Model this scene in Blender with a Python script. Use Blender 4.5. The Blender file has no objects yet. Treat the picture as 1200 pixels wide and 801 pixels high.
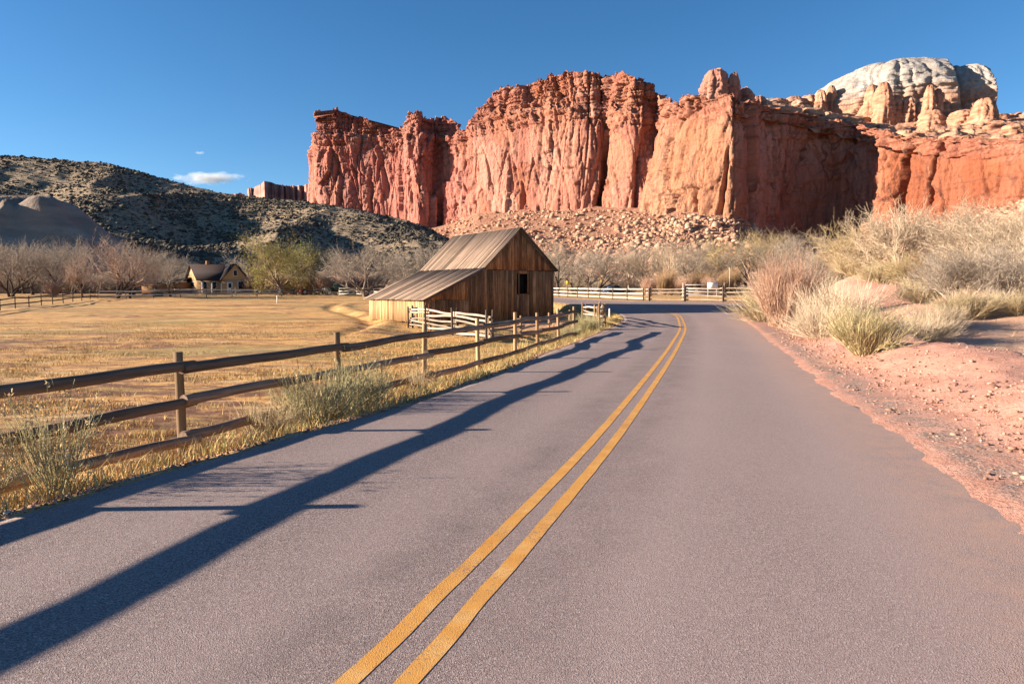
import bpy, math, random
import numpy as np
from mathutils import Vector, Matrix

random.seed(7)
RNG = np.random.default_rng(7)
S = bpy.context.scene
COL = S.collection
R = math.radians

# ------------------------------------------------------------------ camera
CAM_H = 1.65
PITCH = 4.25
cam_d = bpy.data.cameras.new('camera')
cam = bpy.data.objects.new('camera', cam_d)
COL.objects.link(cam)
cam_d.lens = 24.0
cam_d.sensor_width = 36.0
cam_d.clip_start = 0.1
cam_d.clip_end = 20000
cam.location = (0, 0, CAM_H)
cam.rotation_euler = (R(90 - PITCH), 0, 0)
S.camera = cam

# ------------------------------------------------------------------ sky, sun, exposure
SUN_EL, SUN_AZ = 14.7, -92.0          # azimuth clockwise from +Y: the sun stands to the left
w = bpy.data.worlds.new('World')
S.world = w
w.use_nodes = True
nt = w.node_tree
nt.nodes.clear()
wo = nt.nodes.new('ShaderNodeOutputWorld')
wb = nt.nodes.new('ShaderNodeBackground')
sk = nt.nodes.new('ShaderNodeTexSky')
sk.sky_type = 'NISHITA'
sk.sun_disc = False
sk.sun_elevation = R(SUN_EL)
sk.sun_rotation = R(SUN_AZ)
sk.altitude = 1700
sk.air_density = 1.0
sk.dust_density = 0.35
sk.ozone_density = 3.0
wb.inputs['Strength'].default_value = 0.054
hs = nt.nodes.new('ShaderNodeHueSaturation')
hs.inputs['Saturation'].default_value = 1.2
nt.links.new(sk.outputs[0], hs.inputs['Color'])
nt.links.new(hs.outputs[0], wb.inputs[0])
nt.links.new(wb.outputs[0], wo.inputs[0])

sun_d = bpy.data.lights.new('sun', 'SUN')
sun_d.energy = 5.0
sun_d.angle = R(0.5)
sun_d.color = (1.0, 0.87, 0.70)
sun = bpy.data.objects.new('sun', sun_d)
COL.objects.link(sun)
to_sun = Vector((math.sin(R(SUN_AZ)) * math.cos(R(SUN_EL)), math.cos(R(SUN_AZ)) * math.cos(R(SUN_EL)), math.sin(R(SUN_EL))))
sun.rotation_euler = to_sun.to_track_quat('Z', 'Y').to_euler()
sun.location = (-30, 0, 40)

S.view_settings.view_transform = 'Standard'
S.view_settings.look = 'None'
S.view_settings.gamma = 1.0
S.view_settings.exposure = 1.72
S.render.engine = 'CYCLES'

# ------------------------------------------------------------------ numeric helpers
_perm = np.concatenate([np.random.default_rng(3).permutation(256)] * 3)
_g = np.random.default_rng(4).normal(size=(256, 3))
_g /= np.linalg.norm(_g, axis=1)[:, None]


def perlin(x, y, z=0.0):
    x, y, z = np.broadcast_arrays(np.asarray(x, float), np.asarray(y, float), np.asarray(z, float))
    xi, yi, zi = np.floor(x).astype(int), np.floor(y).astype(int), np.floor(z).astype(int)
    xf, yf, zf = x - xi, y - yi, z - zi
    u, v, q = (t * t * t * (t * (t * 6 - 15) + 10) for t in (xf, yf, zf))

    def gr(dx, dy, dz):
        h = _perm[_perm[_perm[(xi + dx) & 255] + ((yi + dy) & 255)] + ((zi + dz) & 255)]
        g = _g[h]
        return g[..., 0] * (xf - dx) + g[..., 1] * (yf - dy) + g[..., 2] * (zf - dz)
    a = gr(0, 0, 0) * (1 - u) + gr(1, 0, 0) * u
    b = gr(0, 1, 0) * (1 - u) + gr(1, 1, 0) * u
    c = gr(0, 0, 1) * (1 - u) + gr(1, 0, 1) * u
    d = gr(0, 1, 1) * (1 - u) + gr(1, 1, 1) * u
    return ((a * (1 - v) + b * v) * (1 - q) + (c * (1 - v) + d * v) * q) * 1.5


def fbm(x, y, z=0.0, o=4, g=0.5):
    r, a = 0.0, 1.0
    for i in range(o):
        r = r + a * perlin(x * 2 ** i + 17.3 * i, np.asarray(y) * 2 ** i + 5.1 * i, np.asarray(z) * 2 ** i + 9.7 * i)
        a *= g
    return r


def sm(t):
    t = np.clip(t, 0, 1)
    return t * t * (3 - 2 * t)


def ray(px, py):
    """photo pixel -> direction with unit forward (Y) component: returns dx, dz"""
    a = (np.asarray(px, float) - 600.0) / 800.0
    b = (400.5 - np.asarray(py, float)) / 800.0
    c, s = math.cos(R(PITCH)), math.sin(R(PITCH))
    fy = c + b * s
    return a / fy, (b * c - s) / fy


def crom(pts, n):
    """Catmull-Rom through points, n samples per span"""
    P = np.array(pts, float)
    P = np.vstack([2 * P[0] - P[1], P, 2 * P[-1] - P[-2]])
    out = []
    t = np.linspace(0, 1, n, endpoint=False)[:, None]
    for i in range(1, len(P) - 2):
        p0, p1, p2, p3 = P[i - 1], P[i], P[i + 1], P[i + 2]
        out.append(0.5 * (2 * p1 + (p2 - p0) * t + (2 * p0 - 5 * p1 + 4 * p2 - p3) * t ** 2 + (3 * p1 - p0 - 3 * p2 + p3) * t ** 3))
    out.append(P[-2][None])
    return np.vstack(out)


def side_dist(X, Y, line):
    """signed distance to polyline, positive on its left"""
    sh = X.shape
    p = np.stack([X.ravel(), Y.ravel()], 1)
    best = np.full(len(p), 1e18)
    sg = np.zeros(len(p))
    for i in range(len(line) - 1):
        a, b = line[i], line[i + 1]
        d = b - a
        L2 = d @ d
        t = np.clip(((p - a) @ d) / L2, 0, 1)
        q = p - a - t[:, None] * d
        dd = (q ** 2).sum(1)
        cr = d[0] * (p[:, 1] - a[1]) - d[1] * (p[:, 0] - a[0])
        m = dd < best - 1e-9
        best[m] = dd[m]
        sg[m] = np.sign(cr[m])
    return (np.sqrt(best) * sg).reshape(sh)


# ------------------------------------------------------------------ object helpers
def mesh_np(name, V, F, smooth=False):
    V = np.asarray(V, np.float32)
    F = np.asarray(F, np.int32)
    me = bpy.data.meshes.new(name)
    me.vertices.add(len(V))
    me.vertices.foreach_set('co', V.ravel())
    k = F.shape[1]
    me.loops.add(F.size)
    me.loops.foreach_set('vertex_index', F.ravel())
    me.polygons.add(len(F))
    me.polygons.foreach_set('loop_start', np.arange(0, F.size, k, dtype=np.int32))
    me.update(calc_edges=True)
    if smooth:
        me.polygons.foreach_set('use_smooth', np.ones(len(F), bool))
    return me


def attr(me, name, val):
    val = np.asarray(val, np.float32)
    if val.ndim == 1:
        a = me.attributes.new(name, 'FLOAT', 'POINT')
        a.data.foreach_set('value', val)
    else:
        a = me.attributes.new(name, 'FLOAT_VECTOR', 'POINT')
        a.data.foreach_set('vector', val.ravel())


def obj(name, me, mat=None, parent=None, loc=None, mx=None):
    o = bpy.data.objects.new(name, me)
    COL.objects.link(o)
    if mat is not None and me is not None:
        if not me.materials:
            me.materials.append(mat)
        elif me.materials[0] != mat:
            o.material_slots[0].link = 'OBJECT'
            o.material_slots[0].material = mat
    if parent is not None:
        o.parent = parent
    if mx is not None:
        o.matrix_local = mx
    elif loc is not None:
        o.location = loc
    return o


def tag(o, label, cat, group=None):
    o['label'] = label
    o['category'] = cat
    if group:
        o['group'] = group
    return o


def thing(name, label, cat, loc=(0, 0, 0), rz=0.0, group=None):
    o = bpy.data.objects.new(name, None)
    o.empty_display_size = 0.2
    COL.objects.link(o)
    o.location = loc
    o.rotation_euler = (0, 0, rz)
    return tag(o, label, cat, group)


def struct(o):
    o['kind'] = 'structure'
    return o


def stuff(o, label=None, cat=None):
    o['kind'] = 'stuff'
    if label:
        o['label'] = label
        o['category'] = cat
    return o


def grid_faces(nr, nc):
    i = np.arange(nr - 1)[:, None] * nc + np.arange(nc - 1)[None]
    return np.stack([i, i + 1, i + nc + 1, i + nc], -1).reshape(-1, 4)


def box_mesh(name, x0, x1, y0, y1, z0, z1):
    V = [(x0, y0, z0), (x1, y0, z0), (x1, y1, z0), (x0, y1, z0), (x0, y0, z1), (x1, y0, z1), (x1, y1, z1), (x0, y1, z1)]
    F = [(0, 3, 2, 1), (4, 5, 6, 7), (0, 1, 5, 4), (1, 2, 6, 5), (2, 3, 7, 6), (3, 0, 4, 7)]
    return mesh_np(name, V, F)


def hexa(name, P):
    """8 corners (4 bottom, 4 top)"""
    F = [(0, 3, 2, 1), (4, 5, 6, 7), (0, 1, 5, 4), (1, 2, 6, 5), (2, 3, 7, 6), (3, 0, 4, 7)]
    return mesh_np(name, P, F)


def prism(name, poly, axis_vec):
    """extrude a convex polygon (list of 3d points) along a vector"""
    me = bpy.data.meshes.new(name)
    n = len(poly)
    a = [Vector(p) for p in poly]
    b = [p + Vector(axis_vec) for p in a]
    f = [tuple(range(n))[::-1], tuple(range(n, 2 * n))] + [(i, (i + 1) % n, n + (i + 1) % n, n + i) for i in range(n)]
    me.from_pydata([tuple(p) for p in a + b], [], f)
    me.update()
    return me


def join_np(parts):
    V, F, o = [], [], 0
    for v, f in parts:
        V.append(v)
        F.append(f + o)
        o += len(v)
    return np.vstack(V), np.vstack(F)


def tubes(P, Rr, sides):
    """P (n,k,3) polylines, Rr (n,k) radii -> V, quad F"""
    n, k, _ = P.shape
    d = P[:, -1] - P[:, 0]
    d = d / (np.linalg.norm(d, axis=1)[:, None] + 1e-9)
    up = np.where(np.abs(d[:, 2:3]) > 0.9, np.array([[1.0, 0, 0]]), np.array([[0, 0, 1.0]]))
    a = np.cross(d, up)
    a /= np.linalg.norm(a, axis=1)[:, None] + 1e-9
    b = np.cross(d, a)
    th = np.arange(sides) * 2 * math.pi / sides
    off = np.cos(th)[None, :, None] * a[:, None] + np.sin(th)[None, :, None] * b[:, None]   # n,s,3
    V = P[:, :, None, :] + Rr[:, :, None, None] * off[:, None]
    i = np.arange(n)[:, None, None] * (k * sides)
    j = np.arange(k - 1)[None, :, None] * sides
    s0 = np.arange(sides)[None, None]
    s1 = (s0 + 1) % sides
    F = np.stack([i + j + s0, i + j + s1, i + j + sides + s1, i + j + sides + s0], -1).reshape(-1, 4)
    return V.reshape(-1, 3), F


# ------------------------------------------------------------------ materials
class NT:
    def __init__(self, name):
        self.m = bpy.data.materials.new(name)
        self.m.use_nodes = True
        self.t = self.m.node_tree
        self.b = self.t.nodes['Principled BSDF']
        self.b.inputs['Specular IOR Level'].default_value = 0.25

    def n(self, ty, **kw):
        x = self.t.nodes.new('ShaderNode' + ty)
        for k, v in kw.items():
            setattr(x, k, v)
        return x

    def l(self, a, b):
        self.t.links.new(a, b)

    def coord(self, which='Object'):
        if which == 'Position':
            return self.n('NewGeometry').outputs['Position']
        return self.n('TexCoord').outputs[which]

    def attr(self, name, vec=False):
        a = self.n('Attribute', attribute_name=name)
        return a.outputs['Vector' if vec else 'Fac']

    def map(self, v, scale, loc=(0, 0, 0)):
        m = self.n('Mapping')
        m.inputs['Scale'].default_value = scale
        m.inputs['Location'].default_value = loc
        self.l(v, m.inputs[0])
        return m.outputs[0]

    def noise(self, v, scale, detail=4, rough=0.55, dist=0.0):
        x = self.n('TexNoise')
        x.inputs['Scale'].default_value = scale
        x.inputs['Detail'].default_value = detail
        x.inputs['Roughness'].default_value = rough
        x.inputs['Distortion'].default_value = dist
        self.l(v, x.inputs['Vector'])
        return x.outputs['Fac']

    def voro(self, v, scale, feature='F1', out='Distance'):
        x = self.n('TexVoronoi', feature=feature)
        x.inputs['Scale'].default_value = scale
        self.l(v, x.inputs['Vector'])
        return x.outputs[out]

    def ramp(self, f, stops):
        x = self.n('ValToRGB')
        e = x.color_ramp.elements
        while len(e) < len(stops):
            e.new(0.5)
        for i, (p, c) in enumerate(stops):
            e[i].position = p
            e[i].color = (*c, 1) if len(c) == 3 else c
        self.l(f, x.inputs[0])
        return x.outputs[0]

    def fac(self, f, lo, hi):
        x = self.n('MapRange')
        x.inputs[1].default_value = lo
        x.inputs[2].default_value = hi
        self.l(f, x.inputs[0])
        return x.outputs[0]

    def mix(self, f, a, b, mode='MIX'):
        x = self.n('Mix', data_type='RGBA', blend_type=mode)
        for s, v in ((x.inputs[0], f), (x.inputs[6], a), (x.inputs[7], b)):
            if isinstance(v, (int, float)):
                s.default_value = v
            elif isinstance(v, tuple):
                s.default_value = (*v, 1)
            else:
                self.l(v, s)
        return x.outputs[2]

    def math(self, op, a, b=None):
        x = self.n('Math', operation=op)
        for s, v in ((x.inputs[0], a), (x.inputs[1], b)):
            if v is None:
                continue
            if isinstance(v, (int, float)):
                s.default_value = v
            else:
                self.l(v, s)
        return x.outputs[0]

    def bump(self, h, strength, dist, prev=None):
        x = self.n('Bump')
        x.inputs['Strength'].default_value = strength
        x.inputs['Distance'].default_value = dist
        self.l(h, x.inputs['Height'])
        if prev is not None:
            self.l(prev, x.inputs['Normal'])
        self.l(x.outputs[0], self.b.inputs['Normal'])
        return x.outputs[0]

    def done(self, col, rough=0.9):
        if isinstance(col, tuple):
            self.b.inputs['Base Color'].default_value = (*col, 1)
        else:
            self.l(col, self.b.inputs['Base Color'])
        self.b.inputs['Roughness'].default_value = rough
        return self.m


def m_plain(name, c, rough=0.8, var=0.25, scale=6.0):
    k = NT(name)
    f = k.noise(k.coord(), scale, 5)
    return k.done(k.mix(f, tuple(x * (1 - var) for x in c), tuple(min(1, x * (1 + var)) for x in c)), rough)


def m_wood(name, dark, mid, light, scale=1.0, bumpd=0.006, gaxis=2, blotch=0.5):
    """weathered wood, grain along local axis, colour differs from piece to piece"""
    k = NT(name)
    co = k.coord()
    rnd = k.n('ObjectInfo').outputs['Random']
    vv = k.n('VectorMath', operation='ADD')
    cmb = k.n('CombineXYZ')
    k.l(k.math('MULTIPLY', rnd, 37.0), cmb.inputs[0])
    k.l(k.math('MULTIPLY', rnd, 91.0), cmb.inputs[2])
    k.l(co, vv.inputs[0])
    k.l(cmb.outputs[0], vv.inputs[1])
    v = vv.outputs[0]
    sc = [22.0 * scale] * 3
    sc[gaxis] = 0.9 * scale
    g = k.noise(k.map(v, tuple(sc)), 1.0, 6, 0.6, 0.3)
    b = k.noise(v, 1.6 * scale, 4, 0.6)
    c = k.ramp(g, [(0.28, dark), (0.5, mid), (0.72, light)])
    c = k.mix(k.math('MULTIPLY', k.fac(b, 0.42, 0.72), blotch), c, dark)
    tone = k.math('ADD', 0.52, k.math('MULTIPLY', rnd, 0.85))
    c = k.mix(1.0, c, tone_rgb(k, tone), 'MULTIPLY')
    k.bump(g, 0.7, bumpd)
    return k.done(c, 0.85)


def tone_rgb(k, f):
    x = k.n('CombineColor')
    for i in range(3):
        k.l(f, x.inputs[i])
    return x.outputs[0]


def m_twig(name, dark, light, leaf=False):
    k = NT(name)
    g = k.n('NewGeometry').outputs['Random Per Island']
    c = k.ramp(g, [(0.0, dark), (1.0, light)])
    if leaf:
        k.b.inputs['Transmission Weight'].default_value = 0.0
    return k.done(c, 0.9)

# ------------------------------------------------------------------ ground heights
def road_z(Y):
    return 0.75 * sm((Y - 36) / 26) + 0.4 * sm((Y - 60) / 60)


def gp(px, py, z=0.0):
    """photo pixel seen on level ground of height z -> world X, Y"""
    dx, dz = ray(px, py)
    Y = (z - CAM_H) / dz
    return (float(dx * Y), float(Y))


# the road's two edges and its centre line, first from the photo on level ground, then the bend
LEFT_E = [(-11.6, -16), (-8.4, -8), (-5.5, 0)] + [gp(*p) for p in ((0, 610), (241, 540), (430, 488), (515, 462), (609, 428.5), (637.5, 415), (667.5, 404.5), (690, 395.5), (708, 388), (724.5, 380.5))] + \
    [(6.5, 39.5), (6.9, 44.5), (6.2, 50), (4.3, 56), (1.5, 65), (-1, 76), (-4, 90), (-9, 112)]
RIGHT_E = [(-3.9, -16), (-0.9, -8), (2.1, 0)] + [gp(*p) for p in ((1200, 602), (1100, 530), (1050, 497), (1000, 467))] + \
    [(6.75, 15.6), (8.0, 20), (9.2, 24), (10.2, 27.5), (11.5, 32), (12.9, 37), (14.2, 42), (15.6, 46), (18.0, 50.5), (20.5, 54.2), (16.5, 58.2), (11.5, 62), (8.0, 72), (5.0, 88), (0, 110)]
CENTRE = [(-7.7, -16), (-4.7, -8), (-1.65, 0)] + [gp(*p) for p in ((441, 800), (536, 700), (612.5, 620), (720, 500), (777, 425), (793, 400), (800, 385))] + \
    [(9.6, 38.9), (10.4, 43), (10.5, 46.3), (9.9, 50), (8.1, 56), (5.0, 65), (2.3, 76), (-0.2, 90), (-4.5, 111)]
Lc, Rc, Cc = crom(LEFT_E, 9), crom(RIGHT_E, 9), crom(CENTRE, 16)


def ground_z(X, Y, full=False, rough=True):
    X = np.asarray(X, float)
    Y = np.asarray(Y, float)
    shp = X.shape
    X, Y = np.atleast_1d(X), np.atleast_1d(Y)
    Lm = LEFT_LINE
    dl = side_dist(X, Y, Lm)            # >0: left of the left edge
    dr = -side_dist(X, Y, RIGHT_LINE)   # >0: right of the right edge
    er = road_z(Y)
    # hayfield on the left
    ef = -0.37 + 1.5 * sm((Y - 38) / 82)
    if rough:
        ef = ef + 0.05 * fbm(X / 4.0, Y / 3.0, 1.3, 3) * sm((dl - 0.5) / 2) + 0.10 * fbm(X / 14, Y / 11, 4.1, 2) * sm((dl - 1) / 4)
        # the little irrigation ditch that runs from the barn towards the house
        xd = -8.0 - 0.28 * (Y - 36) + 1.2 * np.sin(Y / 6.0)
        ef = ef - 0.22 * np.exp(-((X - xd) / 0.5) ** 2) * sm((Y - 30) / 4) * sm((80 - Y) / 10)
        ef = ef + 0.16 * np.exp(-((X - xd - 1.3) / 0.7) ** 2) * sm((Y - 30) / 4) * sm((80 - Y) / 10)
    bank = sm((dl - 0.02) / 1.35)
    farb = sm((Y - 56) / 14)
    zl = er * (1 - bank) + ef * bank
    # right: berm of red soil, a wash behind it, then a bank that climbs
    n1 = fbm(X / 3.1, Y / 3.1, 7.7, 4) if rough else 0.0
    crest = (0.50 + 0.10 * n1) * sm((dr - 0.15) / 2.5) * sm((26 - Y) / 8)
    hill = 0.095 * np.clip(Y - 18.5, 0, 27) * sm((X - 9) / 5)
    wash = (-0.55 - crest) * sm((dr - 2.95) / 1.3) * sm((24 - Y) / 4)
    behind = hill * sm((dr - 1.8) / 5.5)
    cut = 0.35 * sm((Y - 34.2 - 0.5 * n1) / 0.45) * sm((X - 13.8) / 0.8) * sm((21.8 - X) / 2.2) * sm((44 - Y) / 6)
    dip = -0.55 * np.exp(-((Y - 33.2) / 1.3) ** 2) * sm((X - 14) / 1.5) * sm((22 - X) / 2)
    lump = (0.06 * n1 + (0.07 * np.abs(fbm(X / 0.9, Y / 0.7, 2.7, 3)) if rough else 0.0)) * sm((dr - 0.4) / 1.5)
    side = 0.35 * fbm(X / 7, Y / 7, 2.2, 4) * sm((dr - 5) / 5) if rough else 0.0
    fr = sm((Y - 46) / 20)
    eo = er + 0.012 * sm((26 - Y) / 6)
    zr = eo + (crest + wash + behind + cut + dip + lump + side) * (1 - fr) + fr * 0.0
    # right-hand ground keeps climbing towards the talus
    zr = zr + fr * (sm((X - 27) / 22) * 1.9)
    zroad = er
    z = np.where(dl > 0, zl, np.where(dr > 0, zr, zroad))
    # beyond the bend the left and right land meet at the same height
    blend = sm((Y - 95) / 30)
    z = z * (1 - blend) + (1.15 + sm((X - 27) / 22) * 1.9) * blend
    if full:
        return z.reshape(shp), dl, dr
    return z.reshape(shp)


def edge_wobble(Pl, seed, amp):
    t = np.arange(len(Pl))
    d = np.gradient(Pl, axis=0)
    nrm = np.stack([-d[:, 1], d[:, 0]], 1) / np.linalg.norm(d, axis=1)[:, None]
    return Pl + nrm * (amp * fbm(t / 2.3, 0 * t + seed, 0.5, 3))[:, None]


def resample(Pl, n):
    s = np.r_[0, np.cumsum(np.linalg.norm(np.diff(Pl, axis=0), axis=1))]
    q = np.linspace(0, s[-1], n)
    return np.stack([np.interp(q, s, Pl[:, i]) for i in range(Pl.shape[1])], 1)


LEFT_LINE, RIGHT_LINE = resample(Lc, 150), resample(Rc, 150)


def gz(x, y, rough=True):
    return float(ground_z(np.array([x]), np.array([y]), rough=rough)[0])


# ------------------------------------------------------------------ ground materials
def make_ground_mat():
    k = NT('ground_soil_and_hay')
    p = k.coord('Position')
    dirt = k.attr('dirt')
    big = k.noise(p, 0.22, 5, 0.6)
    med = k.noise(k.map(p, (1.0, 2.4, 1.0)), 1.1, 5, 0.65)
    fine = k.noise(k.map(p, (1.0, 1.6, 1.0)), 9.0, 5, 0.7)
    hay = k.ramp(fine, [(0.25, (0.36, 0.17, 0.05)), (0.45, (0.62, 0.31, 0.09)), (0.75, (0.76, 0.44, 0.17))])
    hay = k.mix(k.math('MULTIPLY', k.fac(med, 0.47, 0.60), 0.85), hay, (0.33, 0.165, 0.06))
    hay = k.mix(k.math('MULTIPLY', k.fac(k.noise(k.map(p, (0.35, 1.3, 1), (5, 2, 0)), 0.9, 5, 0.65), 0.52, 0.64), 0.7), hay, (0.70, 0.47, 0.24))
    green = k.math('MULTIPLY', k.fac(k.noise(k.map(p, (0.5, 1.6, 1), (2, 7, 0)), 0.16, 5, 0.6), 0.48, 0.60), k.fac(fine, 0.30, 0.55))
    hay = k.mix(k.math('MULTIPLY', green, 0.75), hay, (0.21, 0.19, 0.065))
    soil = k.math('MULTIPLY', k.attr('soil'), k.fac(med, 0.40, 0.56))
    hay = k.mix(soil, hay, (0.20, 0.088, 0.05))
    red = k.ramp(k.noise(p, 2.2, 6, 0.6), [(0.25, (0.40, 0.185, 0.125)), (0.5, (0.50, 0.25, 0.18)), (0.8, (0.57, 0.33, 0.25))])
    red = k.mix(k.math('MULTIPLY', k.fac(k.noise(p, 16, 4, 0.7), 0.58, 0.7), 0.55), red, (0.20, 0.085, 0.06))
    sand = k.ramp(k.noise(p, 1.2, 5), [(0.3, (0.46, 0.26, 0.175)), (0.7, (0.57, 0.36, 0.25))])
    red = k.mix(k.attr('sand'), red, sand)
    grav = k.ramp(k.voro(p, 46.0, out='Color'), [(0.2, (0.17, 0.115, 0.095)), (0.8, (0.46, 0.30, 0.235))])
    c = k.mix(dirt, hay, red)
    c = k.mix(k.math('MULTIPLY', k.attr('gravel'), k.fac(k.noise(p, 3.0, 4), 0.35, 0.55)), c, grav)
    h = k.math('ADD', fine, k.math('MULTIPLY', k.noise(p, 34.0, 4, 0.7), 0.45))
    k.bump(h, 0.75, 0.05)
    return k.done(c, 0.95)


def seq(*spans):
    out = []
    for a, b, st in spans:
        out.append(np.arange(a, b, st))
    return np.concatenate(out + [[spans[-1][1]]])


xs = seq((-3200, -400, 200), (-400, -90, 15), (-90, -20, 0.9), (-20, -8, 0.4), (-8, 16, 0.16), (16, 30, 0.35), (30, 60, 1.0), (60, 400, 15), (400, 3200, 200))
ys = seq((-60, -6, 4), (-6, 1, 0.5), (1, 28, 0.17), (28, 46, 0.3), (46, 90, 0.7), (90, 140, 2), (140, 400, 10), (400, 5200, 200))
GX, GY = np.meshgrid(xs, ys)
GZ, GDL, GDR = ground_z(GX, GY, full=True)
inside = (GDL < 0) & (GDR < 0)
GZ0 = GZ.copy()
e_in = np.minimum(-GDL, -GDR)
right_half = GDR > GDL
GZ = np.where(inside, GZ - 0.10 * sm((e_in - 0.30) / 0.25) - 0.030 * sm((e_in - 0.02) / 0.24) + 0.022, GZ + 0.022 * sm((0.9 - np.maximum(GDR, GDL)) / 0.6))
near = sm((60 - np.abs(GY)) / 20)
edge_in = np.where(inside, sm((0.45 - e_in) / 0.3), 1.0)
lo_l = GZ0 - 0.10 * sm((e_in - 0.03) / 0.14) - 0.006
GZ = np.where(right_half, GZ, np.where(inside, lo_l, GZ0 - 0.006))
edge_in = np.where(inside & ~right_half, 0.0, edge_in)
GZ = GZ + edge_in * 0.020 * fbm(GX / 0.55, GY / 0.55, 3.3, 3) * near
gme = mesh_np('ground', np.stack([GX, GY, GZ], -1).reshape(-1, 3), grid_faces(len(ys), len(xs)), True)
dirt = np.where(GDR > -1.2, 1.0, 0.0) * sm((64 - GY) / 10)
dirt = np.maximum(dirt, sm((GX - 30) / 12) * sm((GDR) / 3))
dirt = np.where((GDL > -1.2), 0.6 * sm((1.0 - GDL) / 0.9) * sm((0.55 + 0.9 * fbm(GX / 1.1, GY / 1.1, 8.0, 3))) * 0.55, dirt)
yard = sm((3.4 - np.abs(GX - 1.9 + 0.05 * (GY - 40))) / 2.0) * sm((GY - 33) / 6) * sm((60 - GY) / 6) * (GDL > 0)
dirt = np.maximum(dirt, 0.85 * yard)
soil = 0.9 * sm(1.8 * fbm(GX / 11, GY / 3.2, 9.0, 3) + 0.05) + np.exp(-((GX + 6.5) / 4.2) ** 2 - ((GY - 13.5) / 3.6) ** 2) + 0.9 * np.exp(-((GX + 20) / 8) ** 2 - ((GY - 24) / 5) ** 2) + 0.6 * sm(fbm(GX / 9, GY / 5, 6.0, 3) * 1.6 - 0.2)
soil = np.clip(soil, 0, 1) * (GDL > 1.0)
grav = np.where(GDR > 0, sm((0.75 - GDR) / 0.5), 0) + 0.5 * np.where(GDL > 0, sm((0.4 - GDL) / 0.35), 0)
sand = sm((GX - 9.5) / 3) * sm((GY - 16) / 6) * (GDR > 2) * (1 - 0.95 * sm((GX - 12) / 2) * sm((24 - GX) / 2) * sm((GY - 30) / 2) * sm((47 - GY) / 4))
for nm, a in (('dirt', dirt), ('soil', soil), ('gravel', np.clip(grav, 0, 1)), ('sand', sand)):
    attr(gme, nm, a.ravel())
struct(obj('ground', gme, make_ground_mat()))


# ------------------------------------------------------------------ road
def make_asphalt():
    k = NT('old_asphalt')
    p = k.coord('Position')
    agg = k.n('SeparateColor')
    k.l(k.voro(p, 150.0, out='Color'), agg.inputs[0])
    agg = agg.outputs[0]
    aggd = k.voro(p, 150.0)
    sp = k.ramp(agg, [(0.05, (0.075, 0.052, 0.048)), (0.28, (0.225, 0.166, 0.150)), (0.72, (0.34, 0.255, 0.235)), (0.96, (0.54, 0.43, 0.39))])
    f = k.noise(p, 60.0, 5, 0.75)
    sp = k.mix(k.fac(f, 0.4, 0.75), sp, (0.155, 0.112, 0.105))
    big = k.noise(k.map(p, (0.9, 0.35, 1)), 0.8, 5, 0.6)
    sp = k.mix(k.math('MULTIPLY', k.fac(big, 0.4, 0.75), 0.45), sp, (0.345, 0.252, 0.228))
    wear = k.attr('track')
    sp = k.mix(k.math('MULTIPLY', wear, 0.35), sp, (0.39, 0.295, 0.27))
    sp = k.mix(k.math('MULTIPLY', k.attr('lane'), 0.32), sp, (0.43, 0.305, 0.27))
    tar = k.math('MULTIPLY', k.attr('mid'), k.fac(k.noise(p, 2.0, 4), 0.35, 0.7))
    sp = k.mix(k.math('MULTIPLY', tar, 0.40), sp, (0.085, 0.068, 0.07))
    dust = k.math('MULTIPLY', k.attr('dust'), k.fac(k.noise(p, 3.5, 6, 0.7), 0.30, 0.62))
    sp = k.mix(k.math('MULTIPLY', dust, 0.85), sp, (0.46, 0.28, 0.21))
    smudge = k.fac(k.noise(k.map(p, (2.2, 0.7, 1), (3, 1, 0)), 0.9, 3), 0.70, 0.80)
    sp = k.mix(k.math('MULTIPLY', smudge, 0.45), sp, (0.38, 0.25, 0.20))
    h = k.math('ADD', k.math('MULTIPLY', aggd, 1.0), k.math('MULTIPLY', f, 0.25))
    k.bump(h, 0.4, 0.005)
    k.b.inputs['Specular IOR Level'].default_value = 0.12
    return k.done(sp, 0.88)


n_st, n_cr = 520, 25
La, Ra = resample(crom(LEFT_E, 24), n_st * 3), resample(crom(RIGHT_E, 24), n_st * 3)
La, Ra = edge_wobble(La, 1.0, 0.035), edge_wobble(Ra, 2.0, 0.075)


def by_span(pts_l, n):
    """samples that keep the control points of both edges in step"""
    return crom(pts_l, n)


ctl_l = by_span(LEFT_E, 24)
ctl_r = crom(RIGHT_E, 24)
# pair each left sample with a right sample at matching arc length between shared stations
kl = np.linspace(0, 1, n_st)
stations = [(0, 0), (3, 3), (8, 8), (12, 13), (14, 16), (16, 18), (18, 19), (len(LEFT_E) - 1, len(RIGHT_E) - 1)]
lp = np.interp(kl, np.linspace(0, 1, len(stations)), [s[0] * 24 for s in stations])
rp = np.interp(kl, np.linspace(0, 1, len(stations)), [s[1] * 24 for s in stations])


def at_idx(Pl, q):
    i = np.clip(np.floor(q).astype(int), 0, len(Pl) - 2)
    t = (q - i)[:, None]
    return Pl[i] * (1 - t) + Pl[i + 1] * t


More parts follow.
